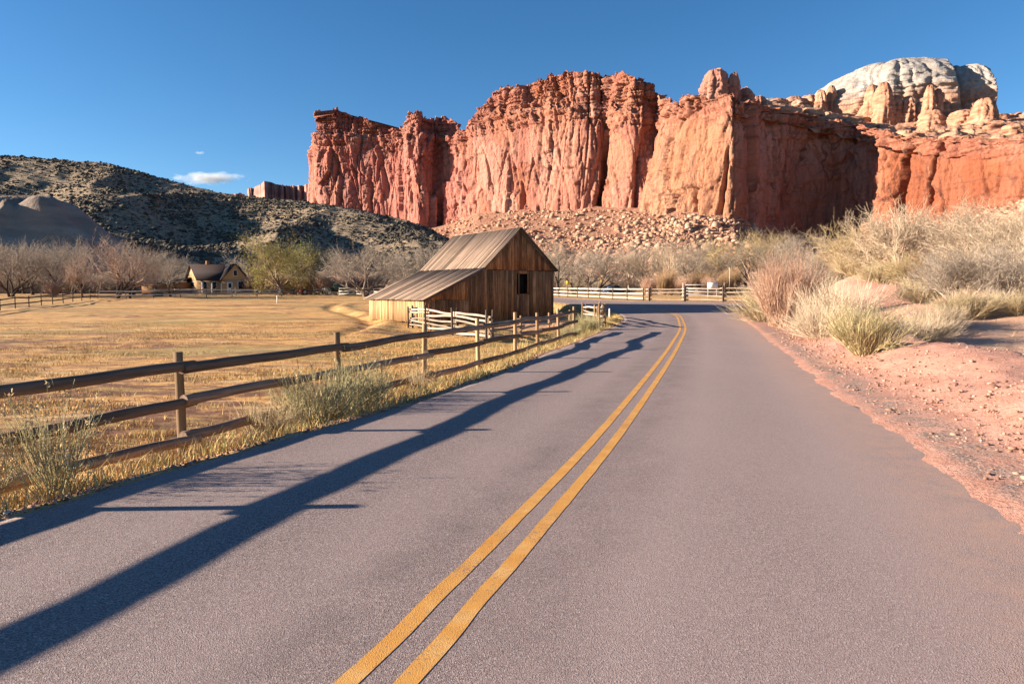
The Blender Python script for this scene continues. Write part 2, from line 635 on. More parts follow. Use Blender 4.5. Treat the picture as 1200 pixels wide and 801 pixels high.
EL = edge_wobble(at_idx(ctl_l, lp), 1.0, 0.03)
ER = edge_wobble(at_idx(ctl_r, rp), 2.0, 0.05)
tc = np.r_[0, 0.003, np.linspace(0.02, 0.98, n_cr - 4), 0.997, 1]
RP = EL[:, None] * (1 - tc[None, :, None]) + ER[:, None] * tc[None, :, None]
RZ = road_z(RP[..., 1])
RZ = RZ + np.where((tc == 0) | (tc == 1), -0.03, 0.0)[None]
rme = mesh_np('road', np.concatenate([RP, RZ[..., None]], -1).reshape(-1, 3), grid_faces(n_st, n_cr)[:, ::-1], True)
dC = np.abs(side_dist(RP[..., 0], RP[..., 1], resample(Cc, 200)))
dR = np.abs(side_dist(RP[..., 0], RP[..., 1], RIGHT_LINE))
attr(rme, 'track', (np.exp(-((dC - 0.95) / 0.35) ** 2) + np.exp(-((dC - 2.45) / 0.35) ** 2)).ravel() * 0.8)
attr(rme, 'mid', np.exp(-((dC - 0.42) / 0.22) ** 2).ravel())
attr(rme, 'dust', np.clip(sm((1.3 - dR) / 1.2), 0, 1).ravel())
attr(rme, 'lane', sm((5.0 - dR) / 4.0).ravel())
road = struct(obj('road', rme, make_asphalt()))


def make_paint():
    k = NT('yellow_road_paint')
    p = k.coord('Position')
    f = k.noise(p, 55.0, 5, 0.75)
    c = k.ramp(k.noise(p, 4.0, 5, 0.6), [(0.3, (0.58, 0.25, 0.045)), (0.55, (0.64, 0.31, 0.075)), (0.8, (0.68, 0.42, 0.18))])
    wr = k.math('ADD', f, k.math('MULTIPLY', k.fac(k.noise(p, 1.7, 5, 0.65), 0.45, 0.72), 0.13))
    c = k.mix(k.math('MULTIPLY', k.fac(wr, 0.59, 0.67), 0.85), c, (0.21, 0.155, 0.13))
    c = k.mix(k.math('MULTIPLY', k.fac(k.noise(p, 9.0, 5, 0.7), 0.5, 0.75), 0.35), c, (0.36, 0.22, 0.11))
    k.bump(k.math('ADD', f, k.voro(p, 150.0)), 0.35, 0.004)
    return k.done(c, 0.75)


PAINT = make_paint()
cl = resample(Cc, 900)
dcl = np.gradient(cl, axis=0)
ncl = np.stack([-dcl[:, 1], dcl[:, 0]], 1) / np.linalg.norm(dcl, axis=1)[:, None]
for sgn in (1, -1):
    t = np.arange(len(cl)) * 1.0
    wob = 0.006 * fbm(t / 3, t * 0 + sgn, 0.2, 3)
    a = cl + ncl * (sgn * 0.117 + 0.05 + wob)[:, None]
    b = cl + ncl * (sgn * 0.117 - 0.05 + 0.005 * fbm(t / 2.2, t * 0 + sgn + 4, 0.2, 3))[:, None]
    P = np.stack([a, b], 1)
    Z = road_z(P[..., 1]) + 0.0022
    me = mesh_np('centre_line', np.concatenate([P, Z[..., None]], -1).reshape(-1, 3), grid_faces(len(cl), 2)[:, ::-1])
    obj('centre_line', me, PAINT, road)


# ------------------------------------------------------------------ far land: cliff
def make_rock(name='red_cliff_rock'):
    k = NT(name)
    p = k.coord('Position')
    sz = k.attr('sz', True)
    pale, orange, top = k.attr('pale'), k.attr('orange'), k.attr('upper')
    n1 = k.noise(k.map(sz, (0.06, 0.012, 1)), 1.0, 6, 0.62, 0.6)
    red = k.ramp(n1, [(0.28, (0.31, 0.102, 0.075)), (0.46, (0.42, 0.168, 0.122)), (0.60, (0.49, 0.225, 0.165)), (0.8, (0.54, 0.31, 0.23))])
    org = k.ramp(n1, [(0.3, (0.21, 0.058, 0.027)), (0.6, (0.29, 0.088, 0.039)), (0.85, (0.36, 0.14, 0.07))])
    pal = k.ramp(n1, [(0.3, (0.35, 0.155, 0.085)), (0.6, (0.44, 0.235, 0.14)), (0.85, (0.50, 0.31, 0.21))])
    c = k.mix(orange, red, org)
    c = k.mix(pale, c, pal)
    up = k.ramp(k.noise(k.map(sz, (0.02, 0.22, 1)), 1.0, 5, 0.6), [(0.3, (0.22, 0.075, 0.05)), (0.55, (0.36, 0.13, 0.085)), (0.75, (0.45, 0.25, 0.17))])
    c = k.mix(k.math('MULTIPLY', top, 0.75), c, up)
    # slabs: each joint-bounded face has weathered to its own tone, with a dark joint round it
    vw = k.n('TexVoronoi', feature='F1')
    vw.inputs['Scale'].default_value = 1.0
    warp = k.n('VectorMath', operation='ADD')
    k.l(k.map(sz, (0.065, 0.028, 1)), warp.inputs[0])
    wn = k.n('TexNoise')
    wn.inputs['Scale'].default_value = 0.06
    wn.inputs['Detail'].default_value = 4
    k.l(sz, wn.inputs['Vector'])
    k.l(wn.outputs['Color'], warp.inputs[1])
    k.l(warp.outputs[0], vw.inputs['Vector'])
    sc = k.n('SeparateColor')
    k.l(vw.outputs['Color'], sc.inputs[0])
    notor = k.math('SUBTRACT', 1.0, k.math('MULTIPLY', orange, 0.85))
    c = k.mix(k.math('MULTIPLY', k.math('MULTIPLY', k.fac(sc.outputs[0], 0.45, 0.9), 0.5), notor), c, (0.45, 0.24, 0.175))
    c = k.mix(k.math('MULTIPLY', k.math('MULTIPLY', k.fac(sc.outputs[1], 0.55, 0.95), 0.5), notor), c, (0.34, 0.115, 0.052))
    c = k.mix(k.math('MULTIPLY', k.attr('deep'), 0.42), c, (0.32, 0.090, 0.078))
    ed = k.n('TexVoronoi', feature='DISTANCE_TO_EDGE')
    ed.inputs['Scale'].default_value = 1.0
    k.l(warp.outputs[0], ed.inputs['Vector'])
    ed2 = k.n('TexVoronoi', feature='DISTANCE_TO_EDGE')
    ed2.inputs['Scale'].default_value = 3.1
    k.l(warp.outputs[0], ed2.inputs['Vector'])
    brk = k.fac(k.noise(k.map(sz, (0.03, 0.03, 1), (7, 3, 0)), 1.0, 4), 0.42, 0.6)
    c = k.mix(k.math('MULTIPLY', k.math('MULTIPLY', k.fac(ed.outputs['Distance'], 0.035, 0.0), brk), 0.8), c, (0.085, 0.032, 0.026))
    c = k.mix(k.math('MULTIPLY', k.math('MULTIPLY', k.fac(ed2.outputs['Distance'], 0.05, 0.0), brk), 0.5), c, (0.12, 0.045, 0.035))
    # dark desert varnish running down the wall, and paler wash streaks
    st = k.noise(k.map(sz, (0.28, 0.010, 1)), 1.0, 6, 0.7, 0.2)
    patch = k.noise(k.map(sz, (0.018, 0.014, 1), (4, 2, 0)), 1.0, 4, 0.6)
    va = k.math('MULTIPLY', k.fac(st, 0.47, 0.66), k.fac(patch, 0.44, 0.66))
    c = k.mix(k.math('MULTIPLY', va, 0.72), c, (0.105, 0.042, 0.040))
    wa = k.math('MULTIPLY', k.fac(k.noise(k.map(sz, (0.5, 0.02, 1), (9, 0, 0)), 1.0, 4, 0.6), 0.60, 0.75), 0.45)
    c = k.mix(wa, c, (0.54, 0.33, 0.25))
    # thin bedding lines and cracks
    bed = k.noise(k.map(sz, (0.03, 0.75, 1)), 1.0, 5, 0.7)
    c = k.mix(k.math('MULTIPLY', k.fac(bed, 0.57, 0.66), k.math('ADD', 0.30, k.math('MULTIPLY', orange, 0.4))), c, (0.15, 0.055, 0.036))
    fl = k.noise(p, 0.45, 6, 0.7)
    c = k.mix(k.math('MULTIPLY', k.fac(fl, 0.5, 0.75), 0.30), c, (0.19, 0.075, 0.055))
    h = k.math('ADD', k.math('MULTIPLY', k.noise(k.map(sz, (0.5, 0.14, 1)), 1.0, 7, 0.68), 1.0), k.math('MULTIPLY', k.noise(p, 0.8, 5, 0.7), 0.8))
    k.bump(h, 0.9, 1.3)
    return k.done(c, 0.95)


ROCK = make_rock()
CL = np.array([  # px, depth Y, rim1 px-y, ledge depth m, rim2 px-y, crack strength, pale, orange
    (420, 800, 185, 0, 160, 1.0, 0, 0),
    (372, 730, 175, 0, 150, 1.0, 0, 0),
    (357, 640, 172, 2, 158, 1.0, 0, 0),
    (358, 605, 166, 4, 150, 1.0, 0, 0),
    (372, 585, 158, 7, 132, 1.1, 0, 0),
    (400, 575, 158, 11, 130, 1.0, 0, 0),
    (430, 572, 160, 12, 140, 0.8, 0, 0),
    (458, 566, 160, 11, 147, 0.8, 0, 0),
    (472, 552, 158, 9, 153, 1.0, 0, 0),
    (480, 538, 150, 4, 132, 1.1, 0, 0),
    (490, 530, 150, 5, 130, 1.1, 0, 0),
    (500, 534, 157, 10, 137, 1.1, 0, 0),
    (510, 545, 160, 12, 138, 1.0, 0, 0),
    (522, 536, 158, 12, 137, 1.0, 0, 0),
    (542, 516, 156, 8, 151, 0.9, 0.05, 0),
    (560, 502, 148, 6, 133, 0.50, 0.10, 0),
    (577, 492, 140, 8, 110, 0.50, 0.10, 0),
    (600, 480, 132, 10, 98, 0.45, 0.10, 0),
    (622, 470, 130, 12, 92, 0.40, 0.10, 0.1),
    (645, 460, 128, 14, 87, 0.40, 0.10, 0.15),
    (675, 448, 127, 15, 83, 0.40, 0.10, 0.2),
    (694, 446, 128, 15, 89, 1.0, 0.10, 0.2),
    (708, 450, 128, 15, 90, 1.0, 0.10, 0.2),
    (722, 434, 129, 14, 85, 0.45, 0.10, 0.1),
    (742, 424, 131, 14, 91, 0.40, 0.10, 0.1),
    (757, 427, 134, 12, 97, 0.6, 0, 0.3),
    (772, 431, 134, 12, 107, 0.6, 0, 0.5),
    (780, 409, 129, 10, 117, 0.9, 0.65, 0.7),
    (797, 394, 124, 9, 117, 1.0, 0.65, 0.9),
    (818, 380, 122, 8, 116, 0.9, 0.65, 1.0),
    (840, 369, 120, 7, 114, 0.9, 0.65, 1.0),
    (858, 360, 119, 6, 113, 0.9, 0.65, 0.8),
    (872, 368, 123, 5, 119, 0.80, 0.12, 0.25),
    (900, 388, 131, 5, 127, 0.70, 0.12, 0.25),
    (950, 404, 142, 5, 138, 0.65, 0.12, 0.25),
    (1000, 402, 152, 5, 148, 0.60, 0.12, 0.25),
    (1022, 386, 157, 5, 153, 0.65, 0.12, 0.25),
    (1031, 358, 161, 5, 157, 0.7, 0.1, 0.8),
    (1046, 351, 164, 5, 160, 0.7, 0.1, 1.0),
    (1058, 349, 166, 5, 162, 0.7, 0.1, 1.0),
    (1066, 341, 167, 5, 163, 0.5, 0.05, 1.0),
    (1100, 326, 169, 5, 165, 0.4, 0.05, 1.0),
    (1150, 305, 171, 5, 167, 0.4, 0.05, 1.0),
    (1200, 286, 171, 5, 167, 0.4, 0.15, 0.9),
    (1300, 258, 172, 5, 168, 0.5, 0.1, 0.8),
    (1450, 228, 174, 5, 170, 0.7, 0.1, 0.6),
    (1650, 205, 176, 5, 172, 0.7, 0.1, 0.5)])


def hash2(i, j, seed):
    h = (i.astype(np.int64) * 374761393 + j.astype(np.int64) * 668265263 + seed * 974711) & 0x7fffffff
    h = ((h ^ (h >> 13)) * 1274126177) & 0x7fffffff
    return ((h ^ (h >> 16)) & 0xffff) / 65535.0


def blocks(q, z, w, h, seed, tilt=0.0):
    """joint-bounded rock: irregular upright cells, each with its own depth and facing"""
    u = q / w + 1.0 * perlin(q / w * 0.37, z / (h * 2.2), seed * 1.7) + 0.25 * perlin(q / w * 1.1, z / (h * 0.8), seed * 2.3)
    i = np.floor(u)
    v = z / h + hash2(i, i * 0, seed) * 7.0 + 0.35 * perlin(q / w * 0.8, z / h, seed + 0.5)
    j = np.floor(v)
    r = hash2(i, j, seed + 5)
    t = hash2(i, j, seed + 9) - 0.5
    edge = np.minimum(u - i, 1 - (u - i))
    return r + tilt * t * ((u - i) - 0.5), np.clip(1 - edge / 0.07, 0, 1)


def build_cliff():
    dxp, _ = ray(CL[:, 0], 200)
    plan = np.stack([dxp * CL[:, 1], CL[:, 1]], 1)
    cols = np.concatenate([plan, CL], 1)
    s = np.r_[0, np.cumsum(np.linalg.norm(np.diff(plan, axis=0), axis=1))]
    q = np.arange(0, s[-1], 0.52)
    A = np.stack([np.interp(q, s, cols[:, i]) for i in range(cols.shape[1])], 1)
    ker = np.hanning(15)
    ker /= ker.sum()
    for i in range(2):
        A[:, i] = np.convolve(np.pad(A[:, i], 7, mode='edge'), ker, 'valid')
    X, Y, px = A[:, 0], A[:, 1], A[:, 2]
    d = np.gradient(A[:, :2], axis=0)
    nrm = np.stack([d[:, 1], -d[:, 0]], 1)
    nrm /= np.linalg.norm(nrm, axis=1)[:, None]            # outward, towards the valley
    kk = np.hanning(61)
    kk /= kk.sum()
    for i in range(2):
        nrm[:, i] = np.convolve(np.pad(nrm[:, i], 30, mode='edge'), kk, 'valid')
    nrm /= np.linalg.norm(nrm, axis=1)[:, None]
    # setbacks run straight back into the mesa, so that ledges never fold over each other
    back = np.stack([X, Y], 1) / np.hypot(X, Y)[:, None]
    back = np.where((q < 230)[:, None], np.array([[0.75, 0.66]]), back)
    amp, pale, org = A[:, 7], A[:, 8], A[:, 9]
    b1, _ = blocks(q, q * 0, 9.0, 1e6, 31)
    b2, _ = blocks(q, q * 0, 4.0, 1e6, 37)
    b3, _ = blocks(q, q * 0, 6.5, 1e6, 43)
    jag = 3.2 * (b1 - 0.5) + 1.2 * (b2 - 0.5)
    jag2 = 5.0 * (b3 - 0.6) + 2.2 * (b2 - 0.5) + 0.8 * perlin(q / 1.9, q * 0, 2.0)
    lowj = np.where(px > 870, 0.45, 1.0)
    z1 = CAM_H + ray(px, A[:, 4])[1] * (Y + 9) + jag * lowj
    z2 = CAM_H + ray(px, A[:, 6])[1] * (Y + 12 + A[:, 5]) + jag2 * lowj
    z2 = np.maximum(z2, z1 + 1.0)
    zb = np.full(len(q), -2.0)
    n1, n2, n3, n4 = 165, 12, 62, 12
    rows_o, rows_z, up = [], [], []
    for t in np.linspace(0, 1, n1):
        rows_z.append(zb + (z1 - zb) * t)
        rows_o.append(0.085 * (zb + (z1 - zb) * t))
        up.append(np.full(len(q), sm((t - 0.86) / 0.1)))
    base_o = rows_o[-1]
    for t in np.linspace(0, 1, n2 + 1)[1:]:
        rows_z.append(z1 + (z2 - z1) * np.where(px < 770, 0.26, 0.22) * t)
        rows_o.append(base_o + A[:, 5] * t)
        up.append(np.full(len(q), 1.0))
    o2, zs = rows_o[-1], rows_z[-1]
    for t in np.linspace(0, 1, n3 + 1)[1:]:
        rows_z.append(zs + (z2 - zs) * t)
        rows_o.append(o2 + 0.12 * (z2 - zs) * t)
        up.append(np.full(len(q), 1.0))
    o3 = rows_o[-1]
    for t in np.linspace(0, 1, n4 + 1)[1:]:
        rows_z.append(z2 - 7.0 * t)
        rows_o.append(o3 + 90 * t ** 1.5)
        up.append(np.full(len(q), 1.0))
    Z, O, U = np.array(rows_z), np.array(rows_o), np.array(up)
    Q = np.broadcast_to(q, Z.shape)
    AMP = np.broadcast_to(amp, Z.shape)
    PX = np.broadcast_to(px, Z.shape)
    wall = np.ones(Z.shape)
    wall[-n4:] = np.linspace(0.6, 0.1, n4)[:, None]
    T1 = (Z - zb) / (z1 - zb)
    low = (T1 <= 1.0)

    def crack(n, wd):
        return np.exp(-(n / wd) ** 2)
    wq = Q + 4 * perlin(Q / 40, Z / 60, 9.0)
    ins = 5.0 * perlin(Q / 75, Z / 210, 1.0) * (0.4 + 0.6 * AMP)
    ins += AMP * 2.6 * crack(perlin(wq / 34, Z / 120, 2.0), 0.05)
    for wd, hh, st, sd, tl in ((44, 110, 6.5, 3, 0.9), (19, 52, 5.4, 11, 0.9), (8.0, 24, 3.0, 19, 0.9), (3.6, 9, 1.2, 27, 0.9)):
        r, e = blocks(wq, Z, wd, hh, sd, tl)
        brk = sm(0.45 + 3.2 * perlin(Q / 48, Z / 36, sd * 1.3))      # broken ground in places, sheer faces elsewhere
        brk = np.maximum(brk, np.exp(-((PX - 820) / 45) ** 4))
        f = (0.25 + 0.75 * AMP) * (0.12 + 0.88 * brk if wd < 30 else 1.0)
        ins += f * st * (r - 0.5) + f * 0.22 * st * e
    ins += 0.35 * fbm(Q / 2.2, Z / 2.0, 4.4, 3)
    # narrow open joints: mostly upright, some slanting, a few along the bedding
    jm = (0.35 + 0.65 * sm(0.5 + 2.5 * perlin(Q / 60, Z / 50, 31.0))) * (0.45 + 0.55 * AMP)
    ins += jm * 3.4 * crack(perlin(wq / 15, Z / 75, 33.0), 0.030)
    ins += jm * 2.2 * crack(perlin(wq / 8 + Z / 60, Z / 34, 35.0), 0.035)
    ins += jm * 0.6 * crack(perlin(wq / 4.5 - Z / 40, Z / 18, 36.0), 0.05)
    ins += jm * 1.2 * crack(perlin(wq / 55, Z / 6.5, 37.0), 0.035)
    # bedding ledges in the upper beds
    zz = Z + 2.5 * perlin(Q / 60, Z * 0, 3.7)
    led = np.abs(((zz / 5.2) % 1.0) - 0.5) * 2
    led2 = np.abs(((zz / 2.1 + 0.3) % 1.0) - 0.5) * 2
    ins += U * (1.2 * sm((led - 0.55) / 0.25) + 0.6 * sm((led2 - 0.5) / 0.25))
    r, e = blocks(wq, Z, 7.5, 12, 51, 1.0)
    ins += U * (4.0 * (r - 0.5) + 1.5 * e)
    # feet of the walls: detached pillars and slabs leaning out
    r, e = blocks(wq, Z * 0 + 1, 11, 1e6, 61, 0.6)
    top_f = 0.12 + 0.42 * hash2(np.floor(wq / 11), np.floor(wq / 11) * 0, 77)
    foot = sm((top_f - T1) / 0.05) * np.clip(r - 0.35, 0, 1) * 9.0 * np.where(PX > 1060, 0.25, 1.0) * AMP
    ins -= np.where(low, foot, 0)
    # broad pale buttress that spreads at its foot
    ins -= np.exp(-((PX - 790) / 42) ** 2) * np.clip(1 - T1, 0, 1) ** 1.3 * 30
    # pillar standing off the lit right-hand wall
    ins -= np.exp(-((PX - 1034) / 5.5) ** 4) * sm((0.50 - T1) / 0.06) * 9
    # arched alcove in the shaded wall
    ar = ((PX - 985) / 38) ** 2 + ((T1 - 0.15) / 0.55) ** 2
    ins += 3.0 * sm((1.15 - ar) / 0.5)
    gash = np.exp(-((PX - 1060 - 10 * (T1 - 0.7) - 3 * perlin(Z / 9, Z * 0, 2.0)) / 2.2) ** 2) * sm((T1 - 0.10) / 0.1) * 10
    gash += np.exp(-((PX - 1092 - 22 * (T1 - 0.7) - 4 * perlin(Z / 7, Z * 0, 5.0)) / 1.8) ** 2) * sm((T1 - 0.55) / 0.08) * 7
    ins += np.where(low, gash, 0)
    # the big chimney cracks that split the sunlit wall
    for pc, lean, wd, dp, t0, t1_ in ((611, 6, 2.4, 9, 0.05, 0.72), (648, -4, 2.0, 6, 0.02, 0.35), (704, 26, 3.2, 12, 0.02, 0.98), (745, 3, 2.0, 6, 0.1, 0.9), (515, 8, 4.5, 10, 0.0, 0.8), (436, 2, 2.0, 5, 0.1, 0.9), (850, 16, 1.5, 8, -0.3, 0.85), (824, 14, 1.3, 6, -0.3, 0.7), (803, 10, 1.2, 5, -0.3, 0.55)):
        g = np.exp(-((PX - pc - lean * (T1 - 0.5) - 2 * perlin(Z / 8, Z * 0 + pc, 2.0)) / wd) ** 2) * dp
        ins += np.where(low, g * sm((T1 - t0) / 0.05) * sm((t1_ - T1) / 0.35), 0)
    ins = ins * wall
    VX = X[None] + back[None, :, 0] * O - nrm[None, :, 0] * ins
    VY = Y[None] + back[None, :, 1] * O - nrm[None, :, 1] * ins
    Zf = Z + 0.30 * perlin(Q / 2.5, Z / 2.5, 15.0) + np.where(U > 0.5, 0.4, 0) * perlin(Q / 1.7, Z / 3, 16.0)
    V = np.stack([VX, VY, Zf], -1)
    nr, nc = Z.shape
    me = mesh_np('cliff', V.reshape(-1, 3), grid_faces(nr, nc))
    attr(me, 'sz', np.stack([Q, Z, np.zeros(Z.shape)], -1).reshape(-1, 3))
    lowpale = sm((0.55 - T1) / 0.4) * np.exp(-((PX - 780) / 60) ** 2)
    LED = np.zeros(Z.shape)
    LED[n1 - 4:n1 + n2 + 1] = 1.0
    LED *= sm(0.75 + 1.2 * fbm(Q / 9, Z / 3, 7.0, 3)) * np.where(PX < 900, 1, 0.5)
    PL = np.clip(0.85 * LED + np.broadcast_to(pale, Z.shape) + 0.6 * lowpale + 0.5 * sm((T1 - 0.93) / 0.05) * (T1 < 1.15) * (PX > 600) * sm(0.5 + 1.5 * fbm(Q / 20, Z / 6, 2.0, 2)), 0, 1)
    attr(me, 'pale', PL.ravel())
    attr(me, 'orange', np.broadcast_to(org, Z.shape).ravel())
    attr(me, 'upper', U.ravel())
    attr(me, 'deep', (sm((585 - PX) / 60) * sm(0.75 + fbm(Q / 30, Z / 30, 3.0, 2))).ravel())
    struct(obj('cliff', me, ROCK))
    return A, nrm


CLA, CLN = build_cliff()


def blob_rock(name, px, Y, py_top, py_base, wpx, depth, mat, seed, power=2.6, rough=0.10, nu=120, nv=70, taper=0.0, strata=0.0, extra=4.0, cuts=(), layers=0.0):
    """rounded sandstone mass standing on the mesa; its size comes from its outline at depth Y"""
    dx, dzt = ray(px, py_top)
    _, dzb = ray(px, py_base)
    zt, zb = CAM_H + dzt * Y, CAM_H + dzb * Y - extra
    rx, H = wpx / 2 / 800 * Y, zt - zb
    u = np.linspace(0, 2 * math.pi, nu)
    v = np.linspace(0, 1, nv)
    Uu, Vv = np.meshgrid(u, v)
    prof = np.clip(1 - Vv ** power, 0, 1) ** (1 / power) * (1 - taper * Vv)
    cx, cy, cz = np.cos(Uu), np.sin(Uu), Vv
    n = fbm(cx * 2.1 + seed, cy * 2.1, cz * 1.6 + seed, 5) * rough * 2
    n += -0.8 * rough * np.exp(-(perlin(cx * 1.9 + seed * 3 + 0.3 * cz, cy * 1.9, cz * 0.9) / 0.035) ** 2)
    n += 0.9 * rough * (np.floor(3 * perlin(cx * 1.6 + seed, cy * 1.6 + 3, cz * 1.1)) / 2)
    if strata:
        zz = cz * H + 1.2 * perlin(cx * 1.5, cy * 1.5, seed)
        n = n - strata * sm((np.abs(((zz / 3.6) % 1) - 0.5) * 2 - 0.5) / 0.2) - strata * 0.6 * np.round(2 * perlin(cx * 2.2, cy * 2.2, cz * 3 + seed))
    if layers:      # thin cross-bedded layers and joints
        zl = cz * 26 + 1.6 * perlin(cx * 1.2 + seed, cy * 1.2, cz * 2) + 0.8 * cx
        n = n + layers * (np.floor(zl) % 2) * sm(0.5 + 2 * perlin(cx * 3, cy * 3, cz * 5)) - layers * 2.2 * np.exp(-(perlin(cx * 4.5 + seed, cy * 4.5, cz * 1.2) / 0.05) ** 2)
        n = n + layers * 1.5 * fbm(cx * 9, cy * 9, cz * 12, 3)
    n = n * (1 - Vv ** 8)
    rr = prof * (1 + n)
    Q3 = np.stack([rr * cx, rr * cy, cz], -1)
    for a_, b_, c_, d_ in cuts:      # broad flat faces
        nn = np.array([a_, b_, c_])
        nn = nn / np.linalg.norm(nn)
        ov = np.clip(Q3 @ nn - d_ - 0.03 * fbm(cx * 3 + seed, cy * 3, cz * 3, 3), 0, None)
        Q3 = Q3 - 0.93 * ov[..., None] * nn
    V = np.stack([rx * Q3[..., 0], depth * Q3[..., 1], zb + H * Q3[..., 2]], -1)
    V[..., 2] += H * 0.05 * fbm(cx * 3 + seed, cy * 3, cz * 4, 3) * Vv
    V[:, -1] = V[:, 0]
    loc = (float(dx * Y), Y, 0)
    me = mesh_np(name, V.reshape(-1, 3), grid_faces(nv, nu))
    attr(me, 'sz', np.stack([Uu * rx, V[..., 2], 0 * Uu], -1).reshape(-1, 3))
    return struct(obj(name, me, mat, loc=loc))


def make_white_rock():
    k = NT('white_dome_sandstone')
    p = k.coord('Position')
    sz = k.attr('sz', True)
    c = k.ramp(k.noise(p, 0.06, 6, 0.6), [(0.3, (0.26, 0.215, 0.185)), (0.6, (0.37, 0.33, 0.30)), (0.85, (0.44, 0.41, 0.39))])
    lo = k.fac(k.n('SeparateXYZ').outputs[2], 0, 1)
    hz = k.n('SeparateXYZ')
    k.l(p, hz.inputs[0])
    c = k.mix(k.fac(hz.outputs[2], 154, 140), c, (0.42, 0.22, 0.14))
    st = k.noise(k.map(sz, (0.35, 0.02, 1)), 1.0, 5, 0.7)
    c = k.mix(k.math('MULTIPLY', k.fac(st, 0.5, 0.7), 0.4), c, (0.25, 0.19, 0.16))
    k.bump(k.noise(k.map(p, (0.5, 0.5, 0.3)), 1.0, 6, 0.7), 0.8, 1.5)
    return k.done(c, 0.95)


def make_knob_rock():
    k = NT('banded_knob_sandstone')
    p = k.coord('Position')
    c = k.ramp(k.noise(k.map(p, (0.1, 0.1, 0.4)), 1.0, 5, 0.6), [(0.3, (0.27, 0.10, 0.06)), (0.5, (0.42, 0.21, 0.13)), (0.75, (0.52, 0.33, 0.23))])
    k.bump(k.noise(k.map(p, (0.5, 0.5, 1.2)), 1.0, 6, 0.7), 0.9, 1.2)
    return k.done(c, 0.95)


WHITE, KNOB = make_white_rock(), make_knob_rock()
B_PX = np.array([700, 860, 872, 905, 950, 1000, 1050, 1100, 1150, 1200, 1300, 1650], float)
B_R1 = np.array([140, 124, 122, 129, 140, 150, 163, 168, 170, 170, 171, 175], float)
B_TOP = np.array([130, 121, 119, 119, 122, 134, 142, 139, 135, 134, 134, 136], float)
_iv = np.argmax(CLA[:, 2] > 700)


def bench(px, t):
    """sloping ledges from the rim (t 0) back to the foot of the dome (t 1) and beyond"""
    Yc = np.interp(px, CLA[_iv:, 2], CLA[_iv:, 1])
    Y = Yc + 14 + 170 * t
    tt = np.clip(t, 0, 1.0)
    py = np.interp(px, B_PX, B_R1) + (np.interp(px, B_PX, B_TOP) - np.interp(px, B_PX, B_R1)) * tt ** 0.8
    X = ray(px, 140)[0] * Y
    Z = CAM_H + ray(px, py)[1] * Y
    Z = Z + 2.6 * fbm(X / 24, Y / 24, 2.0, 4) * sm(tt / 0.1)
    st = 3.4
    Zs = st * np.floor(Z / st) + st * sm(((Z / st) % 1 - 0.72) / 0.28)
    Z = 0.3 * Z + 0.7 * Zs + 0.5 * fbm(X / 4, Y / 4, 6.0, 3)
    Z = Z - 5 * sm((0.05 - t) / 0.05)
    return X, Y, Z


PXm, Tm = np.meshgrid(np.arange(862, 1400, 0.9), np.concatenate([np.linspace(-0.06, 1, 150), np.linspace(1.05, 3.2, 20)]))
Xm, Ym, Zm = bench(PXm, Tm)
struct(obj('mesa_top', mesh_np('mesa_top', np.stack([Xm, Ym, Zm], -1).reshape(-1, 3), grid_faces(*PXm.shape)), KNOB))


def on_bench(px, t):
    X, Y, Z = bench(np.array([float(px)]), np.array([float(t)]))
    return float(X[0]), float(Y[0]), float(Z[0])


def py_of(Y, Z):
    """photo row at which a point of depth Y and height Z is seen"""
    e = (Z - CAM_H) / Y
    c_, s_ = math.cos(R(PITCH)), math.sin(R(PITCH))
    return 400.5 - 800 * (e * c_ + s_) / (c_ - e * s_)


def mass(name, px, t, py_top, wpx, depth, mat, seed, power, rough, nu, nv, taper=0.0, strata=0.0, extra=5.0, **kw):
    _, Y, Z = on_bench(px, t)
    return blob_rock(name, px, Y, py_top, py_of(Y, Z), wpx, depth, mat, seed, power, rough, nu, nv, taper, strata, extra, **kw)


mass('sandstone_dome', 1050, 1.25, 79, 204, 76, WHITE, 3.1, 2.25, 0.035, 320, 180, extra=10, cuts=((0.86, -0.48, 0.12, 0.56),), layers=0.016)
mass('sandstone_dome', 1110, 1.33, 86, 86, 60, WHITE, 5.2, 2.6, 0.04, 200, 120, extra=10, cuts=((0.8, -0.6, 0.05, 0.6),), layers=0.018)
mass('sandstone_dome', 1000, 1.14, 93, 92, 44, WHITE, 8.4, 1.9, 0.05, 180, 110, extra=8, layers=0.02)
for a, t, b, c, sd, pw in ((838, 0.33, 83, 37, 1.3, 3.6), (860, 0.36, 86, 17, 2.3, 3.6), (873, 0.40, 103, 28, 6.3, 2.4), (889, 0.42, 113, 26, 9.3, 2.4)):
    mass('rock_tower', a, t, b, c, c * 0.3, ROCK, sd, pw, 0.09, 90, 80, 0.12, 0.07, 8)
kn = [(962, 106, 17), (974, 101, 15), (986, 104, 14), (1000, 106, 14), (1010, 107, 13), (1022, 100, 18), (1036, 97, 24), (1050, 112, 16), (1064, 114, 20), (1078, 120, 18),
      (1090, 101, 15), (1099, 104, 14), (1107, 120, 14), (1119, 121, 18), (1137, 120, 18), (1152, 116, 24), (1161, 120, 16), (948, 112, 26), (930, 114, 32), (911, 116, 26), (1090, 128, 30), (1126, 130, 34)]
for i, (a, b, c) in enumerate(kn):
    mass('rock_pinnacle', a, 0.72 + 0.03 * (i % 5), b, c, c * 0.30 + 2, KNOB, 1.7 * i + 0.4, 3.0, 0.12, 56, 50, 0.12, 0.06, 6)
